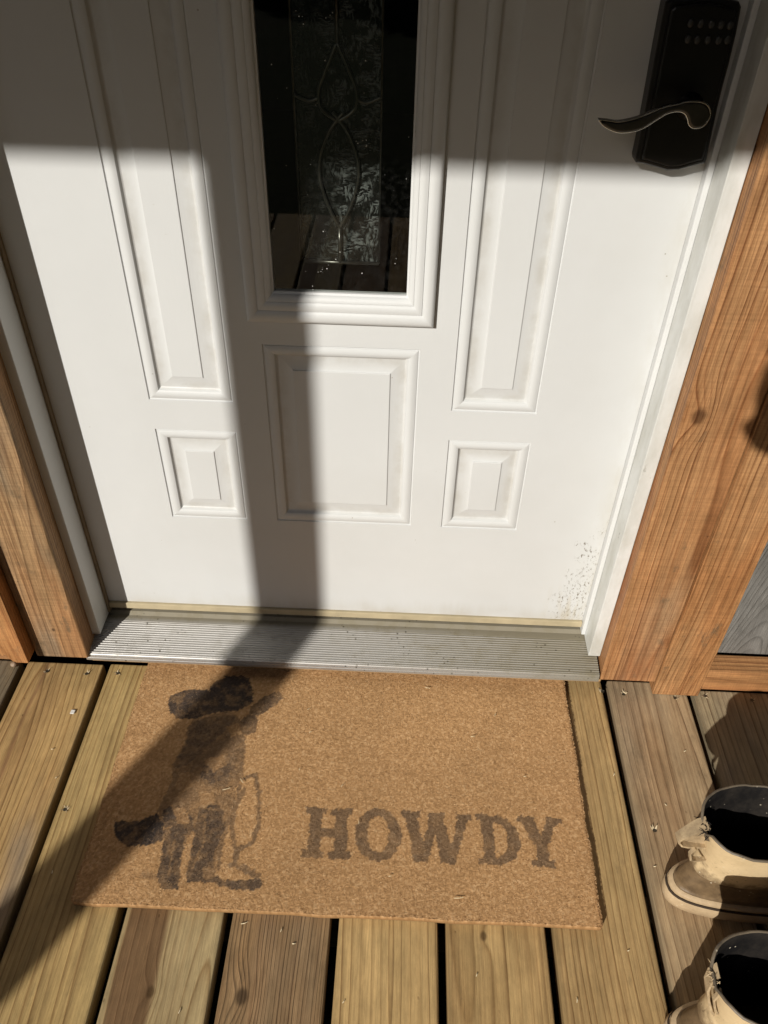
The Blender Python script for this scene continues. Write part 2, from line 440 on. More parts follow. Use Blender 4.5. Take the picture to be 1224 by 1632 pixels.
SPEC_CACHE = {}
M_SCREW = plain('screw_steel', (0.10, 0.085, 0.06), 0.5, metal=0.6, var=0.4, scale=300)
M_SPLINTER = plain('splinter_wood', (0.62, 0.50, 0.32), 0.8, var=0.3, scale=400)
def board_mesh(x0, x1, y0, y1, z0, z1, bev=0.004, sub=1):
    mb = MB(); mb.box(x0, x1, y0, y1, z0, z1, bev, 3); return mb
BLAB = {0: 'olive board with a grey weathered corner', 2: 'pale board with a dark brown stripe down its left side', 3: 'dark brown board with a small knot',
        7: 'greyish brown board'}
def screw_at(x, y, parent):
    a0 = random.uniform(0, 6.28)
    V, F = [], []
    ring = []
    n = 12
    # countersunk head: shallow dish just proud of the board so it never shares its plane
    for r, z in ((0.0034, 0.0006), (0.0030, 0.0003), (0.0014, 0.00025), (0.0004, 0.0002)):
        ring.append(len(V))
        for k in range(n):
            th = 2 * math.pi * k / n
            rr = r * (1 + 0.12 * math.sin(3 * th + a0))
            V.append((x + rr * math.cos(th), y + rr * math.sin(th), z))
    for a, b in zip(ring, ring[1:]):
        for k in range(n):
            F.append((a + k, a + (k + 1) % n, b + (k + 1) % n, b + k))
    F.append(tuple(ring[-1] + k for k in range(n)))
    s = mesh_obj('screw', V, F, M_SCREW, parent)
    V, F = [], []
    for q in range(random.randint(3, 5)):
        th = random.uniform(0, 6.28); L = random.uniform(0.003, 0.0065); wd = random.uniform(.0006, .0014)
        c = Vector((x + 0.0030 * math.cos(th), y + 0.0030 * math.sin(th), 0.0006))
        d = Vector((math.cos(th + random.uniform(-.9, .9)), math.sin(th + random.uniform(-.9, .9)), random.uniform(.2, .8))).normalized()
        s_ = Vector((-d.y, d.x, 0)).normalized()
        tip = c + d * L
        b0 = len(V)
        V += [c - s_ * wd, c + s_ * wd, tip + s_ * wd * .3, tip - s_ * wd * .3, c - s_ * wd + Vector((0, 0, -.0009)), c + s_ * wd + Vector((0, 0, -.0009))]
        F += [(b0, b0 + 1, b0 + 2, b0 + 3), (b0 + 1, b0, b0 + 4, b0 + 5), (b0 + 2, b0 + 1, b0 + 5), (b0, b0 + 3, b0 + 4), (b0 + 3, b0 + 2, b0 + 5, b0 + 4)]
    mesh_obj('splinter', V, F, M_SPLINTER, parent)
    return s
for i in range(-8, 18):
    xa, xb = gapx(i) + GAP / 2, gapx(i + 1) - GAP / 2
    if i in BOARD_SPEC: sp = BOARD_SPEC[i]
    else:
        k = (i * 7) % 5
        sp = dict(OL, early=(0.22, 0.18, 0.12), late=(0.11, 0.075, 0.045), cu=xa + 0.03 * k, depth=0.02, spacing=0.007, seed=20 + k + i * .37, grey=(0.3, 0.25, 0.18), grey_amt=.4)
    m = wood('deck_wood', 'Y', edge=(xa, xb), **sp)
    yend = -0.0715 + 0.0018 * max(0, min(i, 7)) + (0.0 if i < 8 else -0.013)
    dz = random.uniform(-0.0008, 0.0)
    b = board_mesh(xa, xb, DECK_FRONT, yend, -0.030, dz if not (1 <= i <= 6) else 0.0).build('deck_board', m, deck)
    if i in BLAB: b['label'] = BLAB[i]
    if -1 <= i <= 9:
        rows = {0: [(-0.053, -0.095), (-0.125, -0.093)], 1: [(0.002, -0.091), (-0.004, -0.353)], 6: [(0.867, -0.085)],
                7: [(0.904, -0.089), (0.994, -0.092), (0.904, -0.343)], 8: [(1.049, -0.085), (1.13, -0.09)]}.get(i, [])
        for (sx, sy) in rows: screw_at(sx, sy, b)
# joists under the deck
mj = wood('joist_wood', 'X', (0.16, 0.12, 0.07), (0.08, 0.05, 0.03), seed=31)
for jy in (-0.10, -0.45, -0.85, -1.25, -1.65, -2.06):
    MB_ = MB(); MB_.box(-1.3, 2.6, jy - .019, jy + .019, -0.17, -0.0315); MB_.build('joist', mj, deck)
mrim = MB(); mrim.box(-1.3, 2.6, -2.118, -2.082, -0.20, -0.0315); mrim.build('rim_joist', mj, deck)

# ------------------------------------------------------------------ house wall
M_GREYSIDING = wood('grey_siding', 'Z', (0.19, 0.18, 0.165), (0.085, 0.078, 0.07), stain=(0.23, 0.215, 0.195), grey=(0.27, 0.26, 0.24), cu=1.13, depth=0.01, slope=0.10,
                    spacing=0.0045, seed=12.2, knots=((1.155, 0.17, 0.008),), amp=0.02, bumpy=0.9)
house = empty('house', (0.404, 0.1, 0), 'timber cabin wall of grey weathered boards around the white door', 'house')
def wall_part(name, boxes, mat):
    mb = MB()
    for b in boxes: mb.box(*b)
    return mb.build(name, mat, house)
sid = MB()
x = 0.975
while x < 3.6:
    sid.box(x, min(x + 0.235, 3.6), -0.029 + random.uniform(-.002, .002), -0.004, 0.0525, 2.44, 0.002, 1); x += 0.238
x = -0.175
while x > -3.0:
    sid.box(max(x - 0.235, -3.0), x, -0.029 + random.uniform(-.002, .002), -0.004, 0.0525, 2.44, 0.002, 1); x -= 0.238
sid.box(-0.17, 0.973, -0.028, -0.004, 2.16, 2.44)
sid.build('siding', M_GREYSIDING, house)
wall_part('wall', [(-3.0, -0.062, -0.003, 0.11, -0.18, 2.46), (0.869, 3.6, -0.003, 0.11, -0.18, 2.46), (-0.0615, 0.8685, -0.003, 0.11, 2.075, 2.46), (-0.0615, 0.8685, 0.0, 0.11, -0.18, 0.010)], M_DARK)
MI = plain('interior_plaster', (0.03, 0.028, 0.025), 0.9)
wall_part('room_shell', [(-1.5, 2.3, 3.5, 3.6, 0, 2.45), (-1.6, -1.5, 0.115, 3.6, 0, 2.45), (2.3, 2.4, 0.115, 3.6, 0, 2.45), (-1.5, 2.3, 0.115, 3.5, 2.40, 2.45), (-1.5, 2.3, 0.115, 3.5, -0.02, 0.02)], MI)

# skirt board at the foot of the siding, right of the door and left of it
M_SKIRT = wood('skirt_wood', 'X', (0.53, 0.27, 0.11), (0.29, 0.125, 0.045), grey=(0.30, 0.25, 0.18), grey_amt=0.4, cu=0.02, depth=0.02, spacing=0.008, seed=14.5, lines=0.8)
mb = MB(); mb.box(1.0375, 3.4, -0.072, -0.0325, 0.001, 0.052, 0.0025, 2)
tag(mb.build('skirt_board', M_SKIRT), 'orange brown board lying along the foot of the grey siding beside the boots', 'board')
mb = MB(); mb.box(-3.0, -0.165, -0.072, -0.0325, 0.001, 0.052, 0.0025, 2)
tag(mb.build('skirt_board', M_SKIRT), 'dark board along the foot of the wall at far left corner', 'board')

# trim boards beside the door frame
M_TR1 = wood('trim_wood', 'Z', (0.50, 0.265, 0.115), (0.235, 0.088, 0.028), stain=(0.42, 0.15, 0.048), cu=0.955, depth=0.04, slope=0.018, spacing=0.0050, seed=15.8,
             knots=((0.878, 0.585, 0.010),), stain_amt=0.8, amp=0.009, bumpy=0.6, wav=0.5, late_amt=1.0, lines=0.8, grey=(0.36, 0.27, 0.17), grey_amt=0.5)
M_TR2 = wood('trim_wood', 'Z', (0.50, 0.28, 0.125), (0.235, 0.095, 0.032), stain=(0.43, 0.19, 0.065), cu=1.06, depth=0.03, slope=0.016, spacing=0.0045, seed=17.1,
             stain_amt=0.6, amp=0.008, bumpy=0.6, wav=0.5, late_amt=1.0, lines=0.9)
M_TR3 = wood('trim_wood', 'Z', (0.44, 0.275, 0.135), (0.18, 0.095, 0.04), stain=(0.36, 0.18, 0.075), cu=-0.03, depth=0.03, slope=0.02, spacing=0.0055, seed=18.4,
             stain_amt=0.5, grey=(0.27, 0.23, 0.165), grey_amt=0.85, knots=((-0.085, 0.115, 0.003),), bumpy=0.65, marks=0.9, wav=0.7, lines=1.0)
M_TR4 = wood('trim_wood', 'Z', (0.53, 0.27, 0.105), (0.30, 0.12, 0.04), stain=(0.42, 0.18, 0.06), cu=-0.2, depth=0.04, slope=0.03, spacing=0.006, seed=19.9, stain_amt=0.6, bumpy=0.6, lines=0.7)
mb = MB(); mb.box(0.857, 0.9535, -0.083, -0.0315, 0.030, 2.15, 0.0025, 2)
tag(mb.build('trim_board', M_TR1), 'wide orange brown trim board with dark knot, directly right of the white door frame', 'trim board', 'rough timber trim boards beside the door')
mb = MB(); mb.box(0.9545, 1.0355, -0.0875, -0.0315, 0.0012, 2.15, 0.002, 2)
tag(mb.build('trim_board', M_TR2), 'trim board that reaches down to the deck between the knotty board and the grey siding', 'trim board', 'rough timber trim boards beside the door')
mb = MB(); mb.box(-0.1325, -0.0415, -0.0935, -0.0315, 0.0415, 2.15, 0.0035, 3)
tag(mb.build('trim_board', M_TR3), 'mildewed brown trim board directly left of the white door frame', 'trim board', 'rough timber trim boards beside the door')
mb = MB(); mb.box(-0.1565, -0.1335, -0.120, -0.0315, 0.055, 2.15, 0.002, 2)
tag(mb.build('trim_strip', M_TR4), 'narrow orange strip standing proud left of the mildewed trim board', 'trim strip')
# split outer board with a broken foot
pts = [(-0.30, 2.15), (-0.158, 2.15), (-0.158, 0.045), (-0.168, 0.042), (-0.178, 0.060), (-0.184, 0.057), (-0.192, 0.082), (-0.20, 0.078), (-0.212, 0.098), (-0.24, 0.095), (-0.30, 0.13)]
mb = MB(); mb.prism_xz(pts, -0.108, -0.0315)
tag(mb.build('corner_board', M_TR4), 'outermost left board with a broken ragged foot', 'trim board')
# timber sill below the threshold
M_SILL = wood('sill_wood', 'X', (0.50, 0.32, 0.15), (0.28, 0.15, 0.06), cu=0.0, depth=0.03, spacing=0.006, seed=21.3)
mb = MB(); mb.box(-0.045, 0.862, -0.079, -0.001, 0.0165, 0.0315, 0.002, 1)
tag(mb.build('sill_board', M_SILL), 'thin timber sill showing under the aluminium threshold', 'sill')
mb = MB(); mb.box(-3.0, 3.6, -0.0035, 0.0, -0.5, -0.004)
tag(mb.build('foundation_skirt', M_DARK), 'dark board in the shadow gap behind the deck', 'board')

# ------------------------------------------------------------------ threshold
def threshold():
    prof = [(0.045, 0.066), (0.0, 0.066), (-0.004, 0.0585), (-0.0165, 0.0572)]
    y, z = -0.0165, 0.0572
    nr = 15; y1 = -0.0845; z1 = 0.0468
    for k in range(nr):
        ya = y + (y1 - y) * k / nr; yb = y + (y1 - y) * (k + 1) / nr
        za = z + (z1 - z) * k / nr; zb = z + (z1 - z) * (k + 1) / nr
        for f, dz in ((0.06, -0.0003), (0.64, -0.0003), (0.68, 0.0008), (0.73, 0.0012), (0.82, 0.0012), (0.88, 0.0008), (0.93, -0.0003)):
            prof.append((ya + (yb - ya) * f, za + (zb - za) * f + dz))
    prof += [(-0.0862, 0.0466), (-0.0872, 0.0450), (-0.0874, 0.0432), (-0.0866, 0.0424), (-0.0882, 0.0418), (-0.0886, 0.0392), (-0.0876, 0.0384), (-0.0890, 0.0376), (-0.0890, 0.0325),
             (-0.0872, 0.0318), (-0.0860, 0.0330), (-0.0860, 0.0360), (-0.06, 0.0375), (0.045, 0.045)]
    prof = [(py, pz) for (py, pz) in prof]
    n = len(prof); nx = 60; V = []; F = []
    for i in range(nx + 1):
        X = -0.0475 + (0.853 + 0.0475) * i / nx
        for (py, pz) in prof: V.append((X, py, pz))
    MI_ = []
    for i in range(nx):
        for k in range(n):
            k2 = (k + 1) % n
            F.append((i * n + k, i * n + k2, (i + 1) * n + k2, (i + 1) * n + k))
            MI_.append(1 if (4 <= k < 4 + nr * 7 and (k - 4) % 7 in (0, 6)) or k in (2, 3) else 0)
    F.append(tuple(range(n))); F.append(tuple(nx * n + k for k in range(n - 1, -1, -1)))
    o = mesh_obj('door_threshold', V, F, [M_ALU, M_ALU2])
    o.data.polygons.foreach_set('material_index', MI_ + [0, 0])
    return tag(o, 'ribbed aluminium threshold under the white door, dirty at its right end', 'threshold')
threshold()

# ------------------------------------------------------------------ door frame
frame = empty('door_frame', (0.404, 0, 0.06), 'white painted door frame with jambs on both sides of the door', 'door frame')
XL, XR = -0.0275, 0.8355
mb = MB(); mb.box(XL - 0.0205, XL, -0.0550, 0.06, 0.0625, 2.06, 0.0012, 2); mb.build('jamb', M_JAMB, frame)
jr = mb = MB(); mb.box(XR, XR + 0.0205, -0.0550, 0.06, 0.0600, 2.06, 0.0012, 2); mb.build('jamb', M_JAMB, frame)['label'] = 'scuffed and dirty jamb on the latch side'
mb = MB(); mb.box(XL - 0.0205, XR + 0.0205, -0.0550, 0.06, 2.0605, 2.09, 0.0012, 2); mb.build('head_jamb', M_FRAME, frame)
# door stop / kerf seals
mb = MB(); mb.box(XL + 0.0002, XL + 0.0045, -0.0075, 0.05, 0.0672, 2.06, 0.0012, 2); mb.build('seal', M_SEAL, frame)
mb = MB(); mb.box(XR - 0.0075, XR - 0.0002, -0.0130, 0.05, 0.0672, 2.06, 0.0015, 2); mb.build('seal', M_FRAME, frame)['label'] = 'white stop strip along the latch side'

# ------------------------------------------------------------------ door
XC = 0.4038
D0, D1, ZB, ZT = XL + 0.0047, XR - 0.0078, 0.0915, 2.05
HA, HB = 0.1242, 0.0865          # lite frame, glass half widths
ZL, ZG = 0.6585, 0.6992
C2, DA, DB = 0.1085, 0.1576, 0.2802
panels = [
    (XC - DB, XC - DA, 0.2991, 0.4729), (XC + DA, XC + DB, 0.2991, 0.4729),
    (XC - C2, XC + C2, 0.3003, 0.6214),
    (XC - DB, XC - DA, 0.524, 1.90), (XC + DA, XC + DB, 0.524, 1.90)]
door = empty('door', (XC, 0, ZB), 'white panelled entry door with a narrow dark glass lite and black keypad lock', 'door')
def door_slab():
    holes = panels + [(XC - HA + 0.004, XC + HA - 0.004, ZL + 0.004, 1.90)]
    xs = sorted({D0, D1} | {h[0] for h in holes} | {h[1] for h in holes})
    zs = sorted({ZB, ZT} | {h[2] for h in holes} | {h[3] for h in holes})
    V, F = [], []
    def q(*p):
        b = len(V); V.extend(p); F.append((b, b + 1, b + 2, b + 3))
    for i in range(len(xs) - 1):
        for j in range(len(zs) - 1):
            cx = (xs[i] + xs[i + 1]) / 2; cz = (zs[j] + zs[j + 1]) / 2
            if any(h[0] < cx < h[1] and h[2] < cz < h[3] for h in holes): continue
            q((xs[i], 0, zs[j]), (xs[i + 1], 0, zs[j]), (xs[i + 1], 0, zs[j + 1]), (xs[i], 0, zs[j + 1]))
    # edges and back
    q((D0, 0, ZB), (D0, 0, ZT), (D0, 0.044, ZT), (D0, 0.044, ZB))
    q((D1, 0, ZT), (D1, 0, ZB), (D1, 0.044, ZB), (D1, 0.044, ZT))
    q((D0, 0, ZB), (D0, 0.044, ZB), (D1, 0.044, ZB), (D1, 0, ZB))
    # moulding profile: (inset, depth into the door)
    def prof_for(mw, sw):
        P = [(0, 0), (0.0006, 0.0018), (0.0022, 0.0023), (0.0030, 0.0010)]
        for k in range(9):           # convex bead
            a = k / 8
            P.append((0.0030 + (mw * 0.62) * a, 0.0010 - 0.0024 * math.sin(math.pi * a * 0.62) + 0.0028 * a * a))
        P += [(mw * 0.80, 0.0032), (mw * 0.86, 0.0052), (mw * 0.95, 0.0063), (mw, 0.0064)]
        P += [(mw + sw, 0.0022), (mw + sw + 0.0003, 0.0009), (mw + sw + 0.0012, 0.0006)]
        return P
    for h in panels:
        wdt = h[1] - h[0]
        P = prof_for(0.0205, 0.0185 if wdt < .15 else 0.0195)
        for side in range(4):
            rows = []
            for (ins, dep) in P:
                a = (h[0] + ins, dep, h[2] + ins); b = (h[1] - ins, dep, h[2] + ins)
                c = (h[1] - ins, dep, h[3] - ins); d = (h[0] + ins, dep, h[3] - ins)
                rows.append(((a, b), (b, c), (c, d), (d, a))[side])
            base = len(V)
            for r in rows: V.extend(r)
            for k in range(len(rows) - 1):
                F.append((base + 2 * k, base + 2 * k + 1, base + 2 * k + 3, base + 2 * k + 2))
        ins, dep = P[-1]
        q((h[0] + ins, dep, h[2] + ins), (h[1] - ins, dep, h[2] + ins), (h[1] - ins, dep, h[3] - ins), (h[0] + ins, dep, h[3] - ins))
    o = mesh_obj('slab', V, F, M_DOOR, door)
    me = o.data
    # smooth only within each moulding strip, where faces share vertices
    me.polygons.foreach_set('use_smooth', [True] * len(me.polygons))
    try:
        me.set_sharp_from_angle(angle=R(38))
    except Exception: pass
    return o
door_slab()
mb = MB(); mb.box(D0, D1, -0.0045, 0.040, 0.0775, 0.0905, 0.001, 2); mb.build('sweep', M_SWEEP, door)
mb = MB(); mb.box(D0, D1, 0.041, 0.0445, 0.07, 0.6), ; mb.build('door_back', M_DARK, door)

# lite frame: mitred moulding around the glass
def lite_frame():
    P = [(0.000, 0.001), (0.0004, -0.0075), (0.0022, -0.0100), (0.0050, -0.0112), (0.0085, -0.0118), (0.0120, -0.0113), (0.0150, -0.0098),
         (0.0163, -0.0085), (0.0170, -0.0098), (0.0200, -0.0104), (0.0235, -0.0100), (0.0262, -0.0086), (0.0275, -0.0072), (0.0283, -0.0078), (0.0300, -0.0076), (0.0330, -0.0052),
         (0.0350, -0.0030), (0.0352, -0.0010), (0.0365, -0.0005), (0.0377, 0.0005), (0.0377, 0.0095)]
    outer = (XC - HA, XC + HA, ZL, 1.905)
    V, F = [], []
    for side in range(4):
        rows = []
        for (ins, y) in P:
            k = ins * (0.0407 / 0.0377)
            a = (outer[0] + ins, y, outer[2] + k); b = (outer[1] - ins, y, outer[2] + k)
            c = (outer[1] - ins, y, outer[3] - k); d = (outer[0] + ins, y, outer[3] - k)
            rows.append(((a, b), (b, c), (c, d), (d, a))[side])
        base = len(V)
        for r in rows: V.extend(r)
        for k in range(len(rows) - 1):
            F.append((base + 2 * k, base + 2 * k + 1, base + 2 * k + 3, base + 2 * k + 2))
    o = mesh_obj('lite_frame', V, F, M_FRAME, door)
    o.data.polygons.foreach_set('use_smooth', [True] * len(o.data.polygons))
    try: o.data.set_sharp_from_angle(angle=R(40))
    except Exception: pass
    return o
lite = lite_frame()

def mat_glass():
    t = NT('lite_glass')
    t.n.remove(t.b)
    tr = t.n.new('ShaderNodeBsdfTransparent'); tr.inputs[0].default_value = (0.86, 0.89, 0.86, 1)
    gl = t.n.new('ShaderNodeBsdfGlossy'); gl.inputs['Roughness'].default_value = 0.015; gl.inputs[0].default_value = (1, 1, 1, 1)
    fr = t.n.new('ShaderNodeFresnel'); fr.inputs[0].default_value = 1.5
    f = t.math('MULTIPLY', fr.outputs[0], 0.8, clamp=True)
    m1 = t.n.new('ShaderNodeMixShader'); t.l.new(f, m1.inputs[0]); t.l.new(tr.outputs[0], m1.inputs[1]); t.l.new(gl.outputs[0], m1.inputs[2])
    # dust and dried water specks
    c = t.coord()
    s = t.math('MULTIPLY', t.mr(t.voro(c, 260.0), 0.12, 0.22, 1, 0), t.mr(t.noise(c, 45.0, 3), 0.62, 0.68, 0, 0.85))
    s = t.math('MAXIMUM', s, t.mr(t.noise(c, 160.0, 4), 0.45, 0.8, 0.0, 0.010))
    df = t.n.new('ShaderNodeBsdfDiffuse'); df.inputs[0].default_value = (0.75, 0.75, 0.72, 1)
    m2 = t.n.new('ShaderNodeMixShader'); t.l.new(s, m2.inputs[0]); t.l.new(m1.outputs[0], m2.inputs[1]); t.l.new(df.outputs[0], m2.inputs[2])
    t.l.new(m2.outputs[0], t.out.inputs[0])
    return t.m
V = [(XC - HB - .001, 0.0045, ZG - .001), (XC + HB + .001, 0.0045, ZG - .001), (XC + HB + .001, 0.0045, 1.87), (XC - HB - .001, 0.0045, 1.87)]
pane = mesh_obj('glass', V, [(0, 1, 2, 3)], mat_glass(), door)

def mat_gluechip():
    """frosted, feather-patterned decorative pane"""
    t = NT('feathered_glass'); c = t.coord(); X, Y, Z = t.sep(c)[0:3]
    w = t.noise(c, 30.0, 3, 0.5, color=True)
    v2 = t.n.new('ShaderNodeVectorMath'); v2.operation = 'ADD'
    vs = t.n.new('ShaderNodeVectorMath'); vs.operation = 'SCALE'; t.l.new(w, vs.inputs[0]); vs.inputs['Scale'].default_value = 0.02
    t.l.new(c, v2.inputs[0]); t.l.new(vs.outputs[0], v2.inputs[1])
    a = t.noise(t.mapv(v2.outputs[0], (330, 1, 90), rot=(0, R(35), 0)), 1.0, 4, 0.6)
    b = t.noise(t.mapv(v2.outputs[0], (90, 1, 360), rot=(0, R(-20), 0)), 1.0, 4, 0.6)
    sel = t.mr(t.noise(c, 45.0, 2), 0.48, 0.52)
    p = t.mr(t.mix(sel, a, b), 0.46, 0.56)
    cut = t.mr(t.noise(c, 55.0, 3, 0.6), 0.42, 0.58)
    p = t.math('MULTIPLY', p, cut)
    p = t.math('MULTIPLY', p, t.mr(t.math('ADD', X, t.math('MULTIPLY', t.noise(c, 20.0, 2), 0.03)), 0.395, 0.44, 0.22, 1.0, True))  # left half dimmed, so the sunlit look of the right is in the colour
    t.set(color=t.mix(p, (0.006, 0.0065, 0.006), (0.15, 0.16, 0.155)), rough=t.mr(p, 0, 1, 0.2, 0.5), spec=0.35)
    t.bump(p, 0.5, 0.0008)
    return t.m
MG = mat_gluechip()
HI, ZI = 0.0495, 0.7375
V = [(XC - HI, 0.0125, ZI), (XC + HI, 0.0125, ZI), (XC + HI, 0.0125, 1.80), (XC - HI, 0.0125, 1.80)]
mesh_obj('textured_pane', V, [(0, 1, 2, 3)], MG, pane)
MCAME = plain('came_metal', (0.16, 0.155, 0.14), 0.28, metal=0.9, var=0.3, scale=60)
def came():
    V, F = [], []
    def add(path, r, n=8):
        v, f = tube(path, r, n); b = len(V); V.extend(v); F.extend(tuple(i + b for i in q) for q in f)
    y = 0.0098
    add([(XC - HI, y, ZI), (XC + HI, y, ZI)], 0.0024)
    add([(XC - HI, y, ZI), (XC - HI, y, 1.8)], 0.0014); add([(XC + HI, y, ZI), (XC + HI, y, 1.8)], 0.0014)
    z0 = ZI
    add([(XC, y, z0), (XC, y, z0 + 0.045)], 0.0026)
    def S(*p): return spline([(XC + a, y, b) for a, b in p], 8)
    for s in (-1, 1):
        add(S((0, .782), (s * .012, .805), (s * .0225, .838), (s * .022, .866), (s * .013, .890), (s * .003, .905), (s * -.006, .915)), 0.0022)
        add(S((0, .905), (s * .018, .918), (s * .0215, .936), (s * .013, .958), (0, .985)), 0.0022)
        add(S((s * .02, .93), (s * .033, .926), (s * .0495, .932)), 0.0018)
    add([(XC, y, .985), (XC, y, 1.25)], 0.0026)
    for s in (-1, 1):
        add(S((0, 1.25), (s * .03, 1.33), (s * .024, 1.42), (0, 1.5)), 0.0022)
    add([(XC, y, 1.5), (XC, y, 1.8)], 0.0026)
    mesh_obj('came', V, F, MCAME, pane, smooth=True)
came()

# keypad lock
M_BRONZE = plain('black_bronze', (0.012, 0.011, 0.010), 0.33, metal=0.2, spec=0.5, var=0.3, scale=50, bump=0.04)
M_LEVER = plain('lever_bronze', (0.11, 0.10, 0.09), 0.3, metal=0.9, var=0.3, scale=40, bump=0.03)
M_KEY = plain('key_rubber', (0.045, 0.045, 0.043), 0.45, var=0.2, scale=300, bump=0.0)
plate_o = [(0.7377, 1.0354), (0.7378, 1.0203), (0.7385, 0.9936), (0.7396, 0.9626), (0.7402, 0.9432), (0.7410, 0.9165), (0.7413, 0.8957), (0.7412, 0.8851),
           (0.7425, 0.8806), (0.7508, 0.8796), (0.7674, 0.876), (0.7793, 0.8731), (0.7922, 0.8741), (0.8042, 0.8781), (0.8145, 0.8811), (0.8198, 0.8822), (0.8203, 0.8876),
           (0.8188, 0.9103), (0.8170, 0.9405), (0.8166, 0.9616), (0.8168, 0.9805), (0.8158, 1.0107), (0.8140, 1.0330), (0.8105, 1.0375), (0.795, 1.0405), (0.776, 1.0425), (0.757, 1.0405), (0.7415, 1.0385)]
lock = MB(); lock.prism_xz(plate_o, -0.0245, -0.0005, 0.004, 3)
lock_o = lock.build('lock_plate', M_BRONZE, door)
cx, cz = 0.779, 0.955
pin = [(cx + (a - cx) * 0.86, cz + (b - cz) * 0.93) for a, b in plate_o]
lk2 = MB(); lk2.prism_xz(pin, -0.0285, -0.0240, 0.0022, 2); lk2.build('lock_face', M_BRONZE, lock_o)
for k, (bx, bz) in enumerate([(0.7661, 1.0049), (0.7758, 1.0046), (0.7863, 1.0049), (0.7972, 1.0049), (0.8060, 1.0052), (0.7651, 1.0190), (0.7753, 1.0187), (0.7861, 1.0187), (0.7960, 1.0185), (0.8050, 1.0181)]):
    V = []; F = []; n = 14
    rings = [(1, -0.0283), (1, -0.0300), (0.8, -0.0309), (0.35, -0.0311)]
    for r, y in rings:
        for q in range(n):
            th = 2 * math.pi * q / n
            V.append((bx + 0.0031 * r * math.cos(th), y, bz + 0.0042 * r * math.sin(th)))
    for a in range(len(rings) - 1):
        for q in range(n): F.append((a * n + q, a * n + (q + 1) % n, (a + 1) * n + (q + 1) % n, (a + 1) * n + q))
    F.append(tuple((len(rings) - 1) * n + q for q in range(n)))
    mesh_obj('keypad_button', V, F, M_KEY, lock_o, smooth=True)
lever_o = [(0.6838, 0.9346), (0.6911, 0.9283), (0.7061, 0.9231), (0.7216, 0.9244), (0.7327, 0.9288), (0.7446, 0.9373), (0.7535, 0.9431), (0.7633, 0.9453), (0.7706, 0.9437), (0.7752, 0.939), (0.7786, 0.9326),
           (0.7847, 0.9296), (0.7928, 0.9314), (0.797, 0.938), (0.7974, 0.9445), (0.7924, 0.9514), (0.7848, 0.9544), (0.7711, 0.9544), (0.7616, 0.9516), (0.7519, 0.9495), (0.7425, 0.946), (0.7317, 0.9409),
           (0.7206, 0.9365), (0.7057, 0.9332), (0.6934, 0.9341)]
loop = spline([(a, 0, b) for a, b in lever_o + lever_o[:1]], 3)[:-1]
mb = MB(); mb.prism_xz([(p.x, p.z) for p in loop], -0.0640, -0.0545, 0.0022, 3)
lev = mb.build('lever', M_LEVER, lock_o)
v, f = tube([(p.x, -0.0622, p.z) for p in loop] + [(loop[0].x, -0.0622, loop[0].z)], 0.0010, 6, False)
mesh_obj('lever_rim', v, f, plain('pale_bronze_edge', (0.62, 0.59, 0.53), 0.25, metal=1.0, var=0.2, scale=60, bump=0.0), lock_o, smooth=True)  # paler metal tube along the lever outline
v, f = tube([(0.785, -0.026, 0.942), (0.785, -0.032, 0.942), (0.785, -0.045, 0.942), (0.785, -0.055, 0.942)], [0.0155, 0.012, 0.0095, 0.0105], 24)
mesh_obj('lever_neck', v, f, M_LEVER, lock_o, smooth=True)

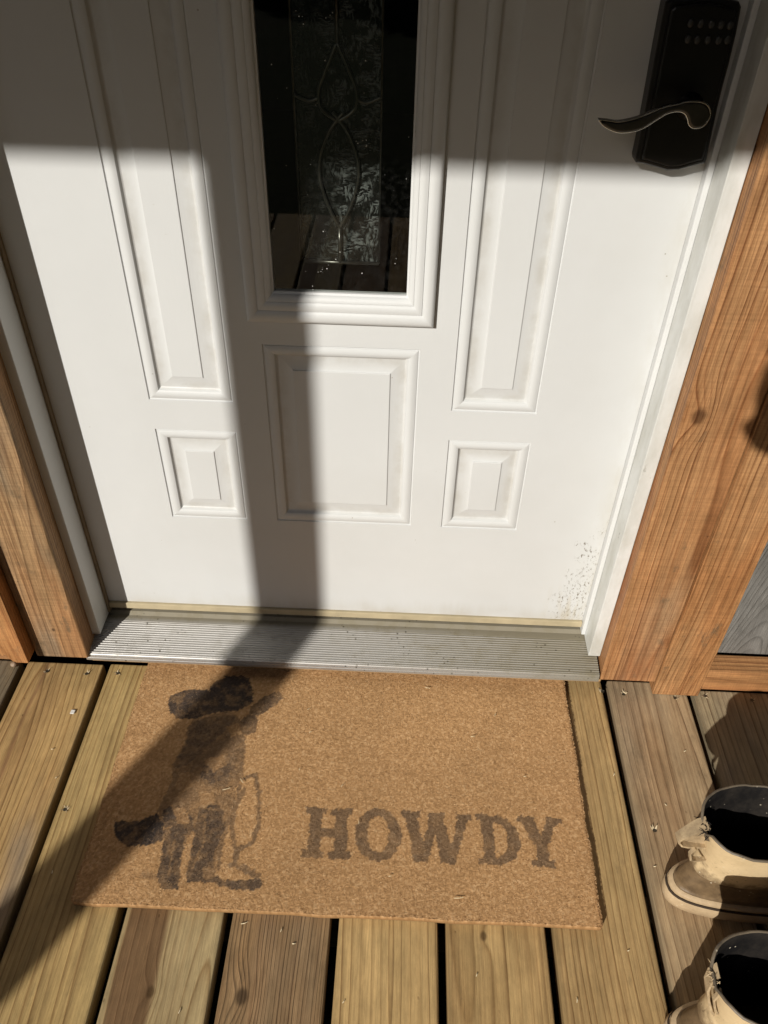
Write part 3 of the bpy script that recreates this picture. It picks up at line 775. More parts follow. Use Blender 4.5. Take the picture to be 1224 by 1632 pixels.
# ------------------------------------------------------------------ doormat
MX0, MX1, MY0, MY1, MZ = 0.0535, 0.7975, -0.4955, -0.0535, 0.012
POLYS= [(0.8, [(0.1769, -0.1286), (0.1795, -0.1107), (0.1977, -0.0969), (0.2222, -0.093), (0.2397, -0.0972), (0.2492, -0.1172), (0.2552, -0.1468), (0.2383, -0.1622), (0.2143, -0.1635), (0.1834, -0.1505)]), (0.75, [(0.1092, -0.1471), (0.1225, -0.134), (0.1499, -0.1275), (0.1789, -0.1285), (0.2089, -0.1344), (0.2354, -0.1453), (0.2528, -0.1518), (0.2311, -0.1674), (0.1922, -0.1742), (0.1629, -0.1876), (0.1353, -0.189), (0.1155, -0.1734)]), (0.6, [(0.2535, -0.1566), (0.2711, -0.1385), (0.2896, -0.1251), (0.3019, -0.1245), (0.3056, -0.1367), (0.2901, -0.1571), (0.2686, -0.175), (0.2523, -0.1735)]), (0.62, [(0.1575, -0.1995), (0.1852, -0.1793), (0.2156, -0.1706), (0.2328, -0.1769), (0.2274, -0.1913), (0.2151, -0.2104), (0.1971, -0.2383), (0.1797, -0.2654), (0.161, -0.2833), (0.1478, -0.2755), (0.1588, -0.2403)]), (0.5, [(0.2404, -0.1859), (0.2523, -0.1735), (0.2681, -0.1845), (0.2697, -0.2076), (0.2552, -0.2151), (0.2432, -0.202)]), (0.5, [(0.2031, -0.2291), (0.2237, -0.2145), (0.2525, -0.2221), (0.2589, -0.2484), (0.2583, -0.2785), (0.2411, -0.3083), (0.2117, -0.3098), (0.187, -0.2987), (0.1759, -0.2826), (0.1855, -0.2564)]), (0.25, [(0.159, -0.275), (0.1575, -0.3166), (0.1794, -0.3315), (0.1905, -0.3149), (0.1833, -0.2906)]), (0.35, [(0.1484, -0.3251), (0.1685, -0.316), (0.2048, -0.3303), (0.2073, -0.342), (0.1892, -0.3429), (0.1595, -0.3404)]), (0.78, [(0.0795, -0.3733), (0.1202, -0.3713), (0.1427, -0.3607), (0.1571, -0.3752), (0.1599, -0.401), (0.1414, -0.411), (0.1103, -0.4124), (0.0883, -0.3971)]), (0.4, [(0.1417, -0.3569), (0.1559, -0.3406), (0.1721, -0.3631), (0.158, -0.3789)]), (0.68, [(0.158, -0.3864), (0.1756, -0.378), (0.1922, -0.3884), (0.1945, -0.4138), (0.1949, -0.4385), (0.203, -0.4586), (0.2007, -0.4705), (0.1811, -0.4731), (0.1687, -0.4636), (0.1652, -0.4433), (0.1652, -0.4223)]), (0.66, [(0.2038, -0.3767), (0.2133, -0.3534), (0.2405, -0.3443), (0.2498, -0.3744), (0.2442, -0.4006), (0.2408, -0.4187), (0.2462, -0.4464), (0.2617, -0.4559), (0.2886, -0.4546), (0.315, -0.45), (0.3199, -0.4599), (0.3109, -0.467), (0.2775, -0.4686), (0.2489, -0.4599), (0.2117, -0.4599), (0.2067, -0.4448), (0.2073, -0.4168)]), (0.33, [(0.2006, -0.3103), (0.2411, -0.3083), (0.2594, -0.3276), (0.2533, -0.3743), (0.225, -0.3756), (0.2025, -0.3539)])]
LINES= [(0.62, 0.0034, [(0.2611, -0.295), (0.2821, -0.2857), (0.294, -0.3259), (0.2994, -0.372), (0.2929, -0.3982), (0.2739, -0.41), (0.2725, -0.4313), (0.2857, -0.4376), (0.3079, -0.4486)]), (0.55, 0.003, [(0.2676, -0.3111), (0.2599, -0.3511), (0.26, -0.3814), (0.2705, -0.4102)]), (0.35, 0.006, [(0.1703, -0.2913), (0.199, -0.3541), (0.2019, -0.3842)]), (0.3, 0.005, [(0.146, -0.4545), (0.1665, -0.4553)]), (0.4, 0.005, [(0.1879, -0.337), (0.2065, -0.3381)]), (0.3, 0.005, [(0.2276, -0.3527), (0.252, -0.3668), (0.2407, -0.4008)]), (0.35, 0.005, [(0.158, -0.3789), (0.1852, -0.3888), (0.2038, -0.3767)])]
POLYS.insert(0, (0.46, [(0.1624, -0.1852), (0.2328, -0.1769), (0.2487, -0.1994), (0.2589, -0.2484), (0.2627, -0.2866), (0.2529, -0.3118), (0.259, -0.3355), (0.2533, -0.3743), (0.2525, -0.4074), (0.2456, -0.4256), (0.2513, -0.4547), (0.2117, -0.4599), (0.2029, -0.4205), (0.1878, -0.3923), (0.1725, -0.3801), (0.1571, -0.3752), (0.1417, -0.3569), (0.1484, -0.3251), (0.1518, -0.3005), (0.1468, -0.2713), (0.155, -0.2405), (0.1546, -0.2043)]))
POLYS += [(.72, [(0.150, -0.352), (0.172, -0.345), (0.196, -0.362), (0.206, -0.385), (0.196, -0.392), (0.176, -0.380), (0.158, -0.380)]), (.70, [(0.205, -0.345), (0.232, -0.338), (0.243, -0.352), (0.240, -0.376), (0.226, -0.383), (0.208, -0.376)]),
          (.66, [(0.196, -0.272), (0.222, -0.262), (0.246, -0.272), (0.238, -0.298), (0.214, -0.305), (0.196, -0.294)]), (.6, [(0.243, -0.180), (0.262, -0.172), (0.268, -0.186), (0.262, -0.203), (0.248, -0.205)])]
LINES += [(.6, .003, [(0.258, -0.305), (0.262, -0.335), (0.254, -0.370), (0.247, -0.405), (0.252, -0.440)]), (.6, .0028, [(0.166, -0.300), (0.182, -0.325), (0.188, -0.350)]), (.6, .003, [(0.266, -0.432), (0.292, -0.436), (0.312, -0.446)])]
WORN = [(.25, [(0.2212, -0.2009), (0.2372, -0.1907), (0.2447, -0.2111), (0.2304, -0.2187)]), (.15, [(0.1998, -0.3825), (0.2062, -0.3877), (0.2068, -0.4379), (0.2026, -0.457), (0.1966, -0.4384), (0.1971, -0.4101)]),
        (.5, [(0.1948, -0.2646), (0.2231, -0.2524), (0.2342, -0.2712), (0.2141, -0.2849)]), (.45, [(0.1995, -0.3225), (0.2206, -0.3175), (0.2274, -0.3331), (0.2125, -0.3495)]), (.6, [(0.2272, -0.4369), (0.2449, -0.4396), (0.251, -0.453), (0.2345, -0.4555)]),
        (.5, [(0.161, -0.29), (0.178, -0.288), (0.186, -0.315), (0.172, -0.325), (0.160, -0.312)]), (.4, [(0.160, -0.345), (0.185, -0.350), (0.196, -0.372), (0.178, -0.374)])]
WORN_LINES = [(.0022, [(0.155, -0.192), (0.195, -0.178), (0.235, -0.173)]), (.002, [(0.175, -0.36), (0.205, -0.345), (0.235, -0.35)]),
              (.002, [(0.205, -0.300), (0.225, -0.318), (0.250, -0.318)]), (.0018, [(0.215, -0.36), (0.222, -0.40), (0.215, -0.44)]), (.0018, [(0.178, -0.40), (0.182, -0.45)])]
def inpoly(x, y, P):
    c = np.zeros(x.shape, bool); n = len(P)
    for i in range(n):
        x1, y1 = P[i]; x2, y2 = P[(i + 1) % n]
        if y1 == y2: continue
        k = ((y1 > y) != (y2 > y)) & (x < (x2 - x1) * (y - y1) / (y2 - y1) + x1)
        c ^= k
    return c
def segd(x, y, a, b):
    dx, dy = b[0] - a[0], b[1] - a[1]
    t = np.clip(((x - a[0]) * dx + (y - a[1]) * dy) / (dx * dx + dy * dy), 0, 1)
    return np.hypot(x - a[0] - t * dx, y - a[1] - t * dy)
def letters(x, y):
    """HOWDY in worn slab-serif capitals"""
    m = np.zeros(x.shape)
    Y0, Y1 = -0.4155, -0.3365
    H = Y1 - Y0
    def rect(x0, x1, a, b):
        return (x > x0) & (x < x1) & (y > Y0 + a * H) & (y < Y0 + b * H)
    def bar(p, q, w):
        # slanted stem of horizontal width w between heights
        (xa, a), (xb, b) = p, q
        yy = (y - Y0) / H; t = (yy - a) / (b - a)
        xx = xa + (xb - xa) * t
        return (t >= 0) & (t <= 1) & (np.abs(x - xx) < w / 2)
    r = np.zeros(x.shape, bool)
    sf = 0.13
    # H
    for sx in (0.3855, 0.4245):
        r |= rect(sx - .0095, sx + .0095, 0, 1); r |= rect(sx - .0165, sx + .0165, 0, sf); r |= rect(sx - .0165, sx + .0165, 1 - sf, 1)
    r |= rect(0.386, 0.424, .42, .58)
    # O
    ex, ey = 0.4805, (Y0 + Y1) / 2
    ro = ((x - ex) / .0345) ** 2 + ((y - ey) / (H * .53)) ** 2; ri = ((x - ex) / .0165) ** 2 + ((y - ey) / (H * .36)) ** 2
    r |= (ro < 1) & (ri > 1)
    # W
    r |= bar((0.5435, 0), (0.5290, 1), .0185) | bar((0.5475, 0), (0.5680, 1), .014) | bar((0.5835, 0), (0.5700, 1), .0185) | bar((0.5875, 0), (0.6120, 1), .014)
    r |= rect(.5165, .5445, 1 - sf, 1) | rect(.557, .581, 1 - sf, 1) | rect(.599, .6240, 1 - sf, 1)
    # D
    r |= rect(.6370, .6555, 0, 1) | rect(.6300, .6620, 0, sf) | rect(.6300, .6620, 1 - sf, 1)
    do = ((x - .655) / .0385) ** 2 + ((y - ey) / (H * .5)) ** 2; di = ((x - .655) / .0205) ** 2 + ((y - ey) / (H * .36)) ** 2
    r |= (do < 1) & (di > 1) & (x > .655)
    # Y
    r |= rect(.7155, .7345, 0, .5) | rect(.7075, .7425, 0, sf) | bar((0.7225, .42), (0.7065, 1), .0185) | bar((0.7280, .42), (0.7475, 1), .0145)
    r |= rect(.6925, .7190, 1 - sf, 1) | rect(.7375, .7605, 1 - sf, 1)
    m[r] = 0.60
    return m
def vnoise(x, y, s, seed):
    """smooth value noise on a lattice"""
    rs = np.random.default_rng(seed); T = rs.random((256, 256))
    u, v = x * s + 64, y * s + 64
    i, j = np.floor(u).astype(int), np.floor(v).astype(int); fu, fv = u - i, v - j
    fu = fu * fu * (3 - 2 * fu); fv = fv * fv * (3 - 2 * fv)
    g = lambda a, b: T[a % 256, b % 256]
    return (g(i, j) * (1 - fu) + g(i + 1, j) * fu) * (1 - fv) + (g(i, j + 1) * (1 - fu) + g(i + 1, j + 1) * fu) * fv
def print_mask(x, y):
    jx = (vnoise(x, y, 260, 1) - .5) * .0045; jy = (vnoise(x, y, 260, 2) - .5) * .0045
    x = x + jx; y = y + jy
    m = letters(x, y)
    for d, P in POLYS: m = np.maximum(m, inpoly(x, y, P) * min(1.0, d * 1.12 if d > .47 else d))
    for d, w, L in LINES:
        dd = np.min([segd(x, y, L[i], L[i + 1]) for i in range(len(L) - 1)], axis=0)
        m = np.maximum(m, (dd < w) * d * .85)
    for d, P in WORN: m = np.where(inpoly(x, y, P), m * d, m)
    for w, L in WORN_LINES:
        dd = np.min([segd(x, y, L[i], L[i + 1]) for i in range(len(L) - 1)], axis=0)
        m = np.where(dd < w * .8, m * .65, m)
    fig = (x < .34)
    wear = np.where(fig, 0.68 + 0.55 * vnoise(x, y, 85, 3) + 0.45 * (vnoise(x, y, 240, 19) - .3), 0.85 + 0.5 * vnoise(x, y, 90, 3))
    m = m * np.clip(wear, 0, 1.15)
    return m
def mat_z(x, y):
    """gentle waves of the mat"""
    z = MZ + 0.0012 * (vnoise(x, y, 7, 8) - .5)
    return z
def mat_shape(x, y):
    """curl and slightly wandering edges"""
    return x + 0.0016 * (vnoise(x * 0 + .5, y, 26, 12) - .5) * 2, y + 0.0016 * (vnoise(x, y * 0 + .3, 22, 13) - .5) * 2
doormat = empty('doormat', ((MX0 + MX1) / 2, (MY0 + MY1) / 2, 0.0), 'brown coir doormat printed with a cowboy silhouette and the word HOWDY', 'doormat')
def coir(name, fibre):
    t = NT(name); a = t.attr('ink'); k = t.attr('shade')
    c = t.coord()
    base = t.ramp(k, [(0.0, (0.25, 0.138, 0.056)), (0.5, (0.455, 0.264, 0.120)), (1.0, (0.72, 0.50, 0.28))])
    ink = t.ramp(k, [(0.0, (0.030, 0.023, 0.020)), (0.75, (0.075, 0.056, 0.046)), (1.0, (0.36, 0.26, 0.17))])
    # trodden-in dirt
    dn = t.mr(t.noise(c, 6.0, 4, 0.6), 0.4, 0.75, 1.0, 0.86)
    col = t.mix(a, base, ink)
    col = t.mix(1.0, col, t.comb(dn, dn, dn), 'MULTIPLY')
    t.set(color=col, rough=0.85, spec=0.15)
    if not fibre: t.bump(t.noise(c, 700.0, 3, 0.7), 0.5, 0.001)
    return t.m
def build_mat():
    nx, ny = 400, 240
    gx, gy = np.meshgrid(np.linspace(MX0, MX1, nx), np.linspace(MY0, MY1, ny))
    rc = 0.005
    # rounded corners
    cx_ = np.clip(gx, MX0 + rc, MX1 - rc); cy_ = np.clip(gy, MY0 + rc, MY1 - rc)
    dd = np.hypot(gx - cx_, gy - cy_); sc = np.where(dd > rc, rc / np.maximum(dd, 1e-9), 1)
    px = cx_ + (gx - cx_) * sc; py = cy_ + (gy - cy_) * sc
    e = np.minimum.reduce([gx - MX0, MX1 - gx, gy - MY0, MY1 - gy])
    z = mat_z(px, py) - 0.0012 * np.clip(1 - e / 0.003, 0, 1) ** 2 + (vnoise(px, py, 600, 5) - .5) * .0007 + (vnoise(px, py, 260, 6) - .5) * .0004
    ink = print_mask(px, py); sh = np.clip(0.15 + .6 * vnoise(px, py, 420, 7), 0, 1)
    sx, sy = mat_shape(px, py)
    top = np.stack([sx, sy, z], -1).reshape(-1, 3)
    idx = np.arange(nx * ny).reshape(ny, nx)
    F = np.stack([idx[:-1, :-1], idx[:-1, 1:], idx[1:, 1:], idx[1:, :-1]], -1).reshape(-1, 4).tolist()
    # backing skirt
    rim = list(idx[0, :]) + list(idx[1:, -1]) + list(idx[-1, -2::-1]) + list(idx[-2:0:-1, 0])
    V = top.tolist(); b = len(V)
    for r in rim: V.append((top[r][0], top[r][1], 0.0012))
    n = len(rim)
    for k in range(n): F.append((int(rim[k]), b + k, b + (k + 1) % n, int(rim[(k + 1) % n])))
    F.append(tuple(b + k for k in range(n)))
    me = bpy.data.meshes.new('mat_body'); me.from_pydata(V, [], F); me.update()
    for nm, arr in (('ink', ink), ('shade', sh)):
        at = me.attributes.new(nm, 'FLOAT', 'POINT')
        vals = np.zeros(len(V)); vals[:nx * ny] = arr.reshape(-1)
        at.data.foreach_set('value', vals)
    link_mesh('mat_body', me, coir('coir_base', False), doormat)
    # pile of short bent fibres
    N = 280000
    x = rng.uniform(MX0 + .001, MX1 - .001, N); y = rng.uniform(MY0 + .001, MY1 - .001, N)
    # extra fibres on the rim
    k = 9000
    x[:k] = rng.uniform(MX0, MX1, k); y[:k] = np.where(rng.random(k) < .5, MY0 + rng.uniform(0, .002, k), MY1 - rng.uniform(0, .002, k))
    x[k:k + 5000] = np.where(rng.random(5000) < .5, MX0 + rng.uniform(0, .002, 5000), MX1 - rng.uniform(0, .002, 5000))
    c1 = (np.hypot(x - np.clip(x, MX0 + rc, MX1 - rc), y - np.clip(y, MY0 + rc, MY1 - rc)) < rc)
    x, y = x[c1], y[c1]; N = len(x)
    # tufts lean together
    th = 2 * math.pi * (vnoise(x, y, 380, 21) * 1.4 + vnoise(x, y, 60, 22)) + rng.normal(0, 1.1, N)
    L = rng.uniform(0.0014, 0.0032, N); up = rng.uniform(0.15, 0.9, N)
    w = rng.uniform(0.00011, 0.00021, N)
    dx, dy = np.cos(th), np.sin(th)
    sxv, syv = -dy, dx
    z0 = mat_z(x, y) - 0.0006 + (vnoise(x, y, 300, 6) - .5) * .0008
    x2, y2 = mat_shape(x, y)
    bend = rng.normal(0, .5, N)
    P = []
    for t_, wz in ((0, 1.0), (.5, .9), (1, .35)):
        bx = dx * t_ * L * .8 - dy * bend * t_ * t_ * L * .4; by = dy * t_ * L * .8 + dx * bend * t_ * t_ * L * .4
        zz = z0 + L * up * (t_ - .35 * t_ * t_)
        for s in (-1, 1):
            P.append(np.stack([x2 + bx + s * sxv * w * wz, y2 + by + s * syv * w * wz, zz + s * w * .5], -1))
    V = np.stack(P, 1).reshape(-1, 3).astype(np.float32)
    base = np.arange(N) * 6
    Fq = np.concatenate([np.stack([base, base + 1, base + 3, base + 2], -1), np.stack([base + 2, base + 3, base + 5, base + 4], -1)])
    me = bpy.data.meshes.new('coir_pile')
    me.vertices.add(len(V)); me.vertices.foreach_set('co', V.reshape(-1))
    me.loops.add(Fq.size); me.loops.foreach_set('vertex_index', Fq.reshape(-1).astype(np.int32))
    me.polygons.add(len(Fq)); me.polygons.foreach_set('loop_start', np.arange(0, Fq.size, 4, dtype=np.int32))
    try: me.polygons.foreach_set('loop_total', np.full(len(Fq), 4, dtype=np.int32))
    except Exception: pass
    me.update(calc_edges=True)
    ink = print_mask(x, y) * rng.uniform(.75, 1.2, N)
    ink = np.clip(np.where(rng.random(N) < .07, ink * .2, ink), 0, 1)
    sh = np.clip(rng.normal(.5, .19, N) + (vnoise(x, y, 500, 31) - .5) * .45 + (vnoise(x, y, 18, 32) - .5) * .12, 0, 1); sh[rng.random(N) < .006] = 1.0
    for nm, arr in (('ink', ink), ('shade', sh)):
        at = me.attributes.new(nm, 'FLOAT', 'POINT'); at.data.foreach_set('value', np.repeat(arr, 6).astype(np.float32))
    o = link_mesh('coir_pile', me, coir('coir_fibre', True), doormat)
    o['kind'] = 'stuff'
    # pale straw bits caught on the pile
    M_STRAW = plain('straw', (0.78, 0.66, 0.42), 0.6, var=0.15, scale=200, bump=0)
    spots = [(0.598, -0.466, .0135, 8), (0.24, -0.315, .012, 20), (0.262, -0.30, .009, -50), (0.555, -0.105, .009, -10), (0.735, -0.068, .013, -15), (0.352, -0.16, .005, 50),
             (0.35, -0.275, .004, 90), (0.63, -0.20, .007, 10), (0.42, -0.30, .006, 60), (0.71, -0.27, .004, 0), (0.67, -0.155, .006, 80), (0.36, -0.205, .005, 30), (0.45, -0.36, .005, 100), (0.50, -0.44, .004, 10)]
    for (sx_, sy_, l, a) in spots:
        a = R(a); d = Vector((math.cos(a), math.sin(a), 0)) * l / 2; c = Vector((sx_, sy_, MZ + .0032))
        v, f = tube([c - d, c + Vector((d.y, -d.x, 0)) * .12 + Vector((0, 0, .0008)), c + d], 0.00045, 5)
        mesh_obj('straw', v, f, M_STRAW, doormat)
build_mat()

# ------------------------------------------------------------------ boots
def mat_rubber(name, clean, dirty, amt, seed, rough=0.5):
    t = NT(name); c = t.coord(); Z = t.sep(c)[2]; clean = dim(clean); dirty = dim(dirty)
    n = t.noise(t.mapv(c, loc=(seed, 0, 0)), 26.0, 6, 0.65); n2 = t.noise(t.mapv(c, loc=(0, seed, 0)), 130.0, 4, 0.7)
    f = t.math('ADD', t.mr(n, 0.35, 0.7, -0.15, 0.75), t.mr(n2, 0.35, 0.7, -0.1, 0.3))
    f = t.math('MULTIPLY', f, amt, clamp=True)
    col = t.mix(f, clean, dirty)
    if name == 'boot_tan':
        e = t.math('ADD', Z, t.math('MULTIPLY', t.math('SUBTRACT', t.noise(c, 34.0, 5, 0.65), 0.5), 0.10))
        col = t.mix(t.mr(e, 0.085, 0.115, 0.9, 0, True), col, (0.15, 0.10, 0.055))
        fl = t.math('MULTIPLY', t.mr(t.noise(c, 150.0, 4, 0.7), 0.60, 0.66), t.mr(Z, 0.19, 0.10))
        col = t.mix(t.math('MULTIPLY', fl, 0.8), col, (0.13, 0.09, 0.05))
    sp = t.math('MULTIPLY', t.mr(t.voro(c, 110.0), 0.08, 0.16, 1, 0), t.mr(t.noise(c, 30.0, 2), 0.52, 0.6, 0, 0.8))
    col = t.mix(sp, col, (0.62, 0.55, 0.42))
    t.set(color=col, rough=rough, spec=0.06 if name == 'boot_liner' else 0.35)
    t.bump(t.math('ADD', n2, n), 0.35, 0.0015)
    return t.m
M_SHAFT = mat_rubber('boot_tan', (0.74, 0.57, 0.34), (0.50, 0.37, 0.20), 0.55, 3.0)
M_FOX = mat_rubber('boot_muddy', (0.21, 0.14, 0.075), (0.065, 0.042, 0.024), 1.0, 8.0, 0.42)
M_SOLE = mat_rubber('boot_sole', (0.55, 0.41, 0.25), (0.34, 0.24, 0.14), 0.8, 1.0, 0.6)
M_GROOVE_SHADE = mat_rubber('groove_shade', (0.05, 0.032, 0.02), (0.03, 0.02, 0.012), 1.0, 2.0, 0.9)
M_LINER = mat_rubber('boot_liner', (0.013, 0.012, 0.012), (0.05, 0.042, 0.034), 0.6, 5.0, 0.6)
M_LIP = mat_rubber('boot_lip', (0.16, 0.125, 0.085), (0.06, 0.05, 0.04), 0.9, 4.0, 0.5)
M_TAB = mat_rubber('boot_tab', (0.56, 0.42, 0.25), (0.13, 0.09, 0.055), 0.8, 6.0, 0.6)
def outline(heel_x, toe_x, whl, wtoe, n=48):
    """plan shape of a foot: heel at low x, toe at high x"""
    pts = []
    L = toe_x - heel_x
    for k in range(n):
        th = 2 * math.pi * k / n
        cx_ = -math.cos(th); s_ = math.sin(th)
        t = (cx_ + 1) / 2
        x = heel_x + L * t
        prof = whl + (wtoe - whl) * (3 * t * t - 2 * t ** 3)
        # fuller at both ends than an ellipse
        y = math.copysign(abs(s_) ** (0.80 if t < .5 else 0.74), s_) * prof
        pts.append((x, y))
    return pts
def loft(rings, close_top=True, close_bottom=True):
    V, F = [], []; n = len(rings[0])
    for r in rings: V.extend(r)
    for i in range(len(rings) - 1):
        for k in range(n): F.append((i * n + k, i * n + (k + 1) % n, (i + 1) * n + (k + 1) % n, (i + 1) * n + k))
    if close_bottom: F.append(tuple(range(n - 1, -1, -1)))
    if close_top: F.append(tuple((len(rings) - 1) * n + k for k in range(n)))
    return V, F
def boot(seed, label, rim_h=0.2):
    rs = random.Random(seed)
    root = empty('rubber_boot', (0, 0, 0), label, 'boot', 'muddy tan rubber boots standing on the deck')
    def ring(z, hx, tx, wh, wt, cy=0.0, jag=None):
        return [(x, y + cy, z + (jag[k] if jag else 0)) for k, (x, y) in enumerate(outline(hx, tx, wh, wt))]
    # sole (a groove runs round it)
    S_ = [ring(0.002, 0.004, 0.292, .041, .050), ring(0.006, 0.0, 0.297, .045, .053), ring(0.016, -.002, 0.299, .0462, .0540), ring(0.0275, -0.001, 0.298, .0455, .0535), ring(0.0300, 0.0010, 0.296, .0440, .0520),
          ring(0.0305, 0.0045, 0.294, .0405, .0495), ring(0.0322, 0.0050, 0.290, .0400, .0490), ring(0.0326, 0.0022, 0.296, .0430, .0515), ring(0.0365, 0.0015, 0.296, .0438, .0520), ring(0.0395, 0.0025, 0.295, .0428, .0512), ring(0.0405, 0.0090, 0.290, .0370, .0465)]
    v, f = loft(S_); mesh_obj('sole', v, f, M_SOLE, root, smooth=True).data.set_sharp_from_angle(angle=R(40))
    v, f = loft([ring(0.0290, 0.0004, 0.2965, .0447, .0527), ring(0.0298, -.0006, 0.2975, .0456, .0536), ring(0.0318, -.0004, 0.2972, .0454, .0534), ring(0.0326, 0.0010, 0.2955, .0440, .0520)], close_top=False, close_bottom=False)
    mesh_obj('groove_shade_ring', v, f, M_GROOVE_SHADE, root, smooth=True)  # dark ring painted in as the shadow inside the sole groove
    v, f = loft([ring(0.0395, 0.0018, 0.296, .0436, .0520), ring(0.0412, 0.0040, 0.294, .0418, .0502), ring(0.0425, 0.0075, 0.290, .0388, .0475)], close_top=False, close_bottom=False)
    mesh_obj('welt', v, f, M_SOLE, root, smooth=True)
    # muddy lower: foxing ledge then vamp
    lo = [ring(0.0400, 0.0080, 0.290, .0380, .047), ring(0.0425, 0.0078, 0.289, .0385, .047), ring(0.0445, 0.0085, 0.287, .0385, .0467), ring(0.0455, 0.0110, 0.285, .0365, .0457),
          ring(0.052, 0.0105, 0.283, .0372, .046), ring(0.064, 0.0150, 0.268, .0350, .043), ring(0.074, 0.0195, 0.240, .0338, .041), ring(0.084, 0.0235, 0.208, .0330, .038), ring(0.090, 0.0262, 0.188, .0325, .036)]
    v, f = loft(lo, close_bottom=False, close_top=False); mesh_obj('muddy_lower', v, f, M_FOX, root, smooth=True)
    # shaft: outer wall, rim, inner wall down into the dark
    n = 48
    jag = []
    for k in range(n):
        jag.append(0.0025 * math.sin(k * 1.7 + seed) + rs.uniform(-.0018, .0018))
    for k in range(n):                        # nicks near the loop (heel is k=0) and one on the side
        if k in (47, 0, 1): jag[k] -= 0.007 + rs.uniform(0, .004)
        if 3 <= k <= 45: jag[k] *= 0.3
    sh = []
    for z, hx, tx, wh, wt in ((0.0885, 0.0215, 0.193, .0358, .039), (0.0915, 0.0205, 0.188, .0368, .0385), (0.105, 0.0245, 0.165, .0375, .040), (0.125, 0.0235, 0.150, .0420, .0430), (0.150, 0.0195, 0.148, .0470, .0475), (0.175, 0.0140, 0.149, .0505, .0505), (rim_h - .008, 0.0095, 0.150, .0525, .052)):
        sh.append(ring(z, hx, tx, wh, wt))
    sh.append(ring(rim_h, 0.0075, 0.151, .0535, .053, jag=jag))
    v, f = loft(sh, close_bottom=False, close_top=False)
    so = mesh_obj('shaft', v, f, M_SHAFT, root, smooth=True)
    li = [ring(rim_h, 0.0075, 0.151, .0535, .053, jag=jag), ring(rim_h + .0008, 0.0090, 0.1495, .0522, .0517, jag=jag), ring(rim_h - .0004, 0.0105, 0.148, .0508, .0503, jag=jag),
          ring(rim_h - .012, 0.0130, 0.1465, .0492, .0490), ring(0.150, 0.0235, 0.145, .0435, .0440), ring(0.105, 0.030, 0.150, .034, .036), ring(0.06, 0.03, 0.20, .031, .035), ring(0.040, 0.03, 0.24, .03, .034)]
    v, f = loft([ring(rim_h - .0005, 0.0068, 0.1517, .0542, .0537, jag=jag), ring(rim_h + .0016, 0.0078, 0.1507, .0532, .0527, jag=jag), ring(rim_h + .0016, 0.0100, 0.1485, .0512, .0507, jag=jag), ring(rim_h - .008, 0.0112, 0.1478, .0502, .0497, jag=jag), ring(rim_h - .016, 0.0122, 0.1472, .0496, .0492, jag=jag)], close_top=False, close_bottom=False)
    mesh_obj('rim_band', v, f, M_LIP, root, smooth=True)
    v, f = loft(li, close_bottom=False, close_top=True); mesh_obj('liner', v, f, M_LINER, root, smooth=True)
    # torn pull loop on the heel
    V, F = [], []
    def strap(path, w0, th):
        path = [Vector(p) for p in path]
        for i, p in enumerate(path):
            d = (path[min(i + 1, len(path) - 1)] - path[max(i - 1, 0)]).normalized()
            s_ = Vector((0, 1, 0)); nn = d.cross(s_).normalized()
            w_ = w0 * (1 + rs.uniform(-.3, .25))
            V.extend([p + s_ * w_ + nn * th, p - s_ * w_ * rs.uniform(.8, 1.1) + nn * th, p - s_ * w_ - nn * th, p + s_ * w_ - nn * th])
            if i:
                b = len(V) - 8
                for k in range(4): F.append((b + k, b + (k + 1) % 4, b + 4 + (k + 1) % 4, b + 4 + k))
        b = len(V) - 4; F.append((b, b + 1, b + 2, b + 3)); b = len(V) - 4 * len(path); F.append((b + 3, b + 2, b + 1, b))
    if seed == 1:
        strap([(0.014, 0.004, 0.194), (0.004, 0.002, 0.190), (-0.008, -0.001, 0.184), (-0.018, -.003, 0.177), (-0.0215, -.004, 0.170), (-0.016, -.004, 0.163), (-.006, -.003, 0.158), (0.006, -0.002, 0.154), (0.022, 0.0, 0.150)], 0.0080, 0.0013)
        strap([(0.004, -.010, 0.156), (-.002, -.013, 0.147), (0.000, -.015, 0.138), (0.009, -.014, 0.132), (0.024, -.012, 0.128)], 0.0032, 0.0014)
        # torn cloth still hanging inside the loop
        web = [(0.016, 0.193), (0.004, 0.189), (-0.008, 0.183), (-0.017, 0.1765), (-0.020, 0.170), (-0.015, 0.1635), (-.006, 0.159), (0.008, 0.154), (0.020, 0.150), (0.021, 0.172)]
        b = len(V); m_ = len(web)
        for yy in (0.0012, -0.0035): V.extend([Vector((p[0], yy + rs.uniform(-.0012, .0012), p[1])) for p in web])
        F.append(tuple(b + k for k in range(m_))); F.append(tuple(b + m_ + k for k in range(m_ - 1, -1, -1)))
        for k in range(m_): F.append((b + k, b + m_ + k, b + m_ + (k + 1) % m_, b + (k + 1) % m_))
    else:
        strap([(0.016, 0.008, 0.199), (0.008, 0.005, 0.193), (0.0065, 0.0, 0.178), (0.0115, -.005, 0.160), (0.0175, -.008, 0.145), (0.025, -.010, 0.132)], 0.0065, 0.0014)
        strap([(0.014, -.012, 0.197), (0.0095, -.016, 0.182), (0.0145, -.018, 0.166), (0.022, -.018, 0.150)], 0.0030, 0.0012)
    mesh_obj('pull_loop', V, F, M_TAB, root)
    # frayed threads at the tear
    V, F = [], []
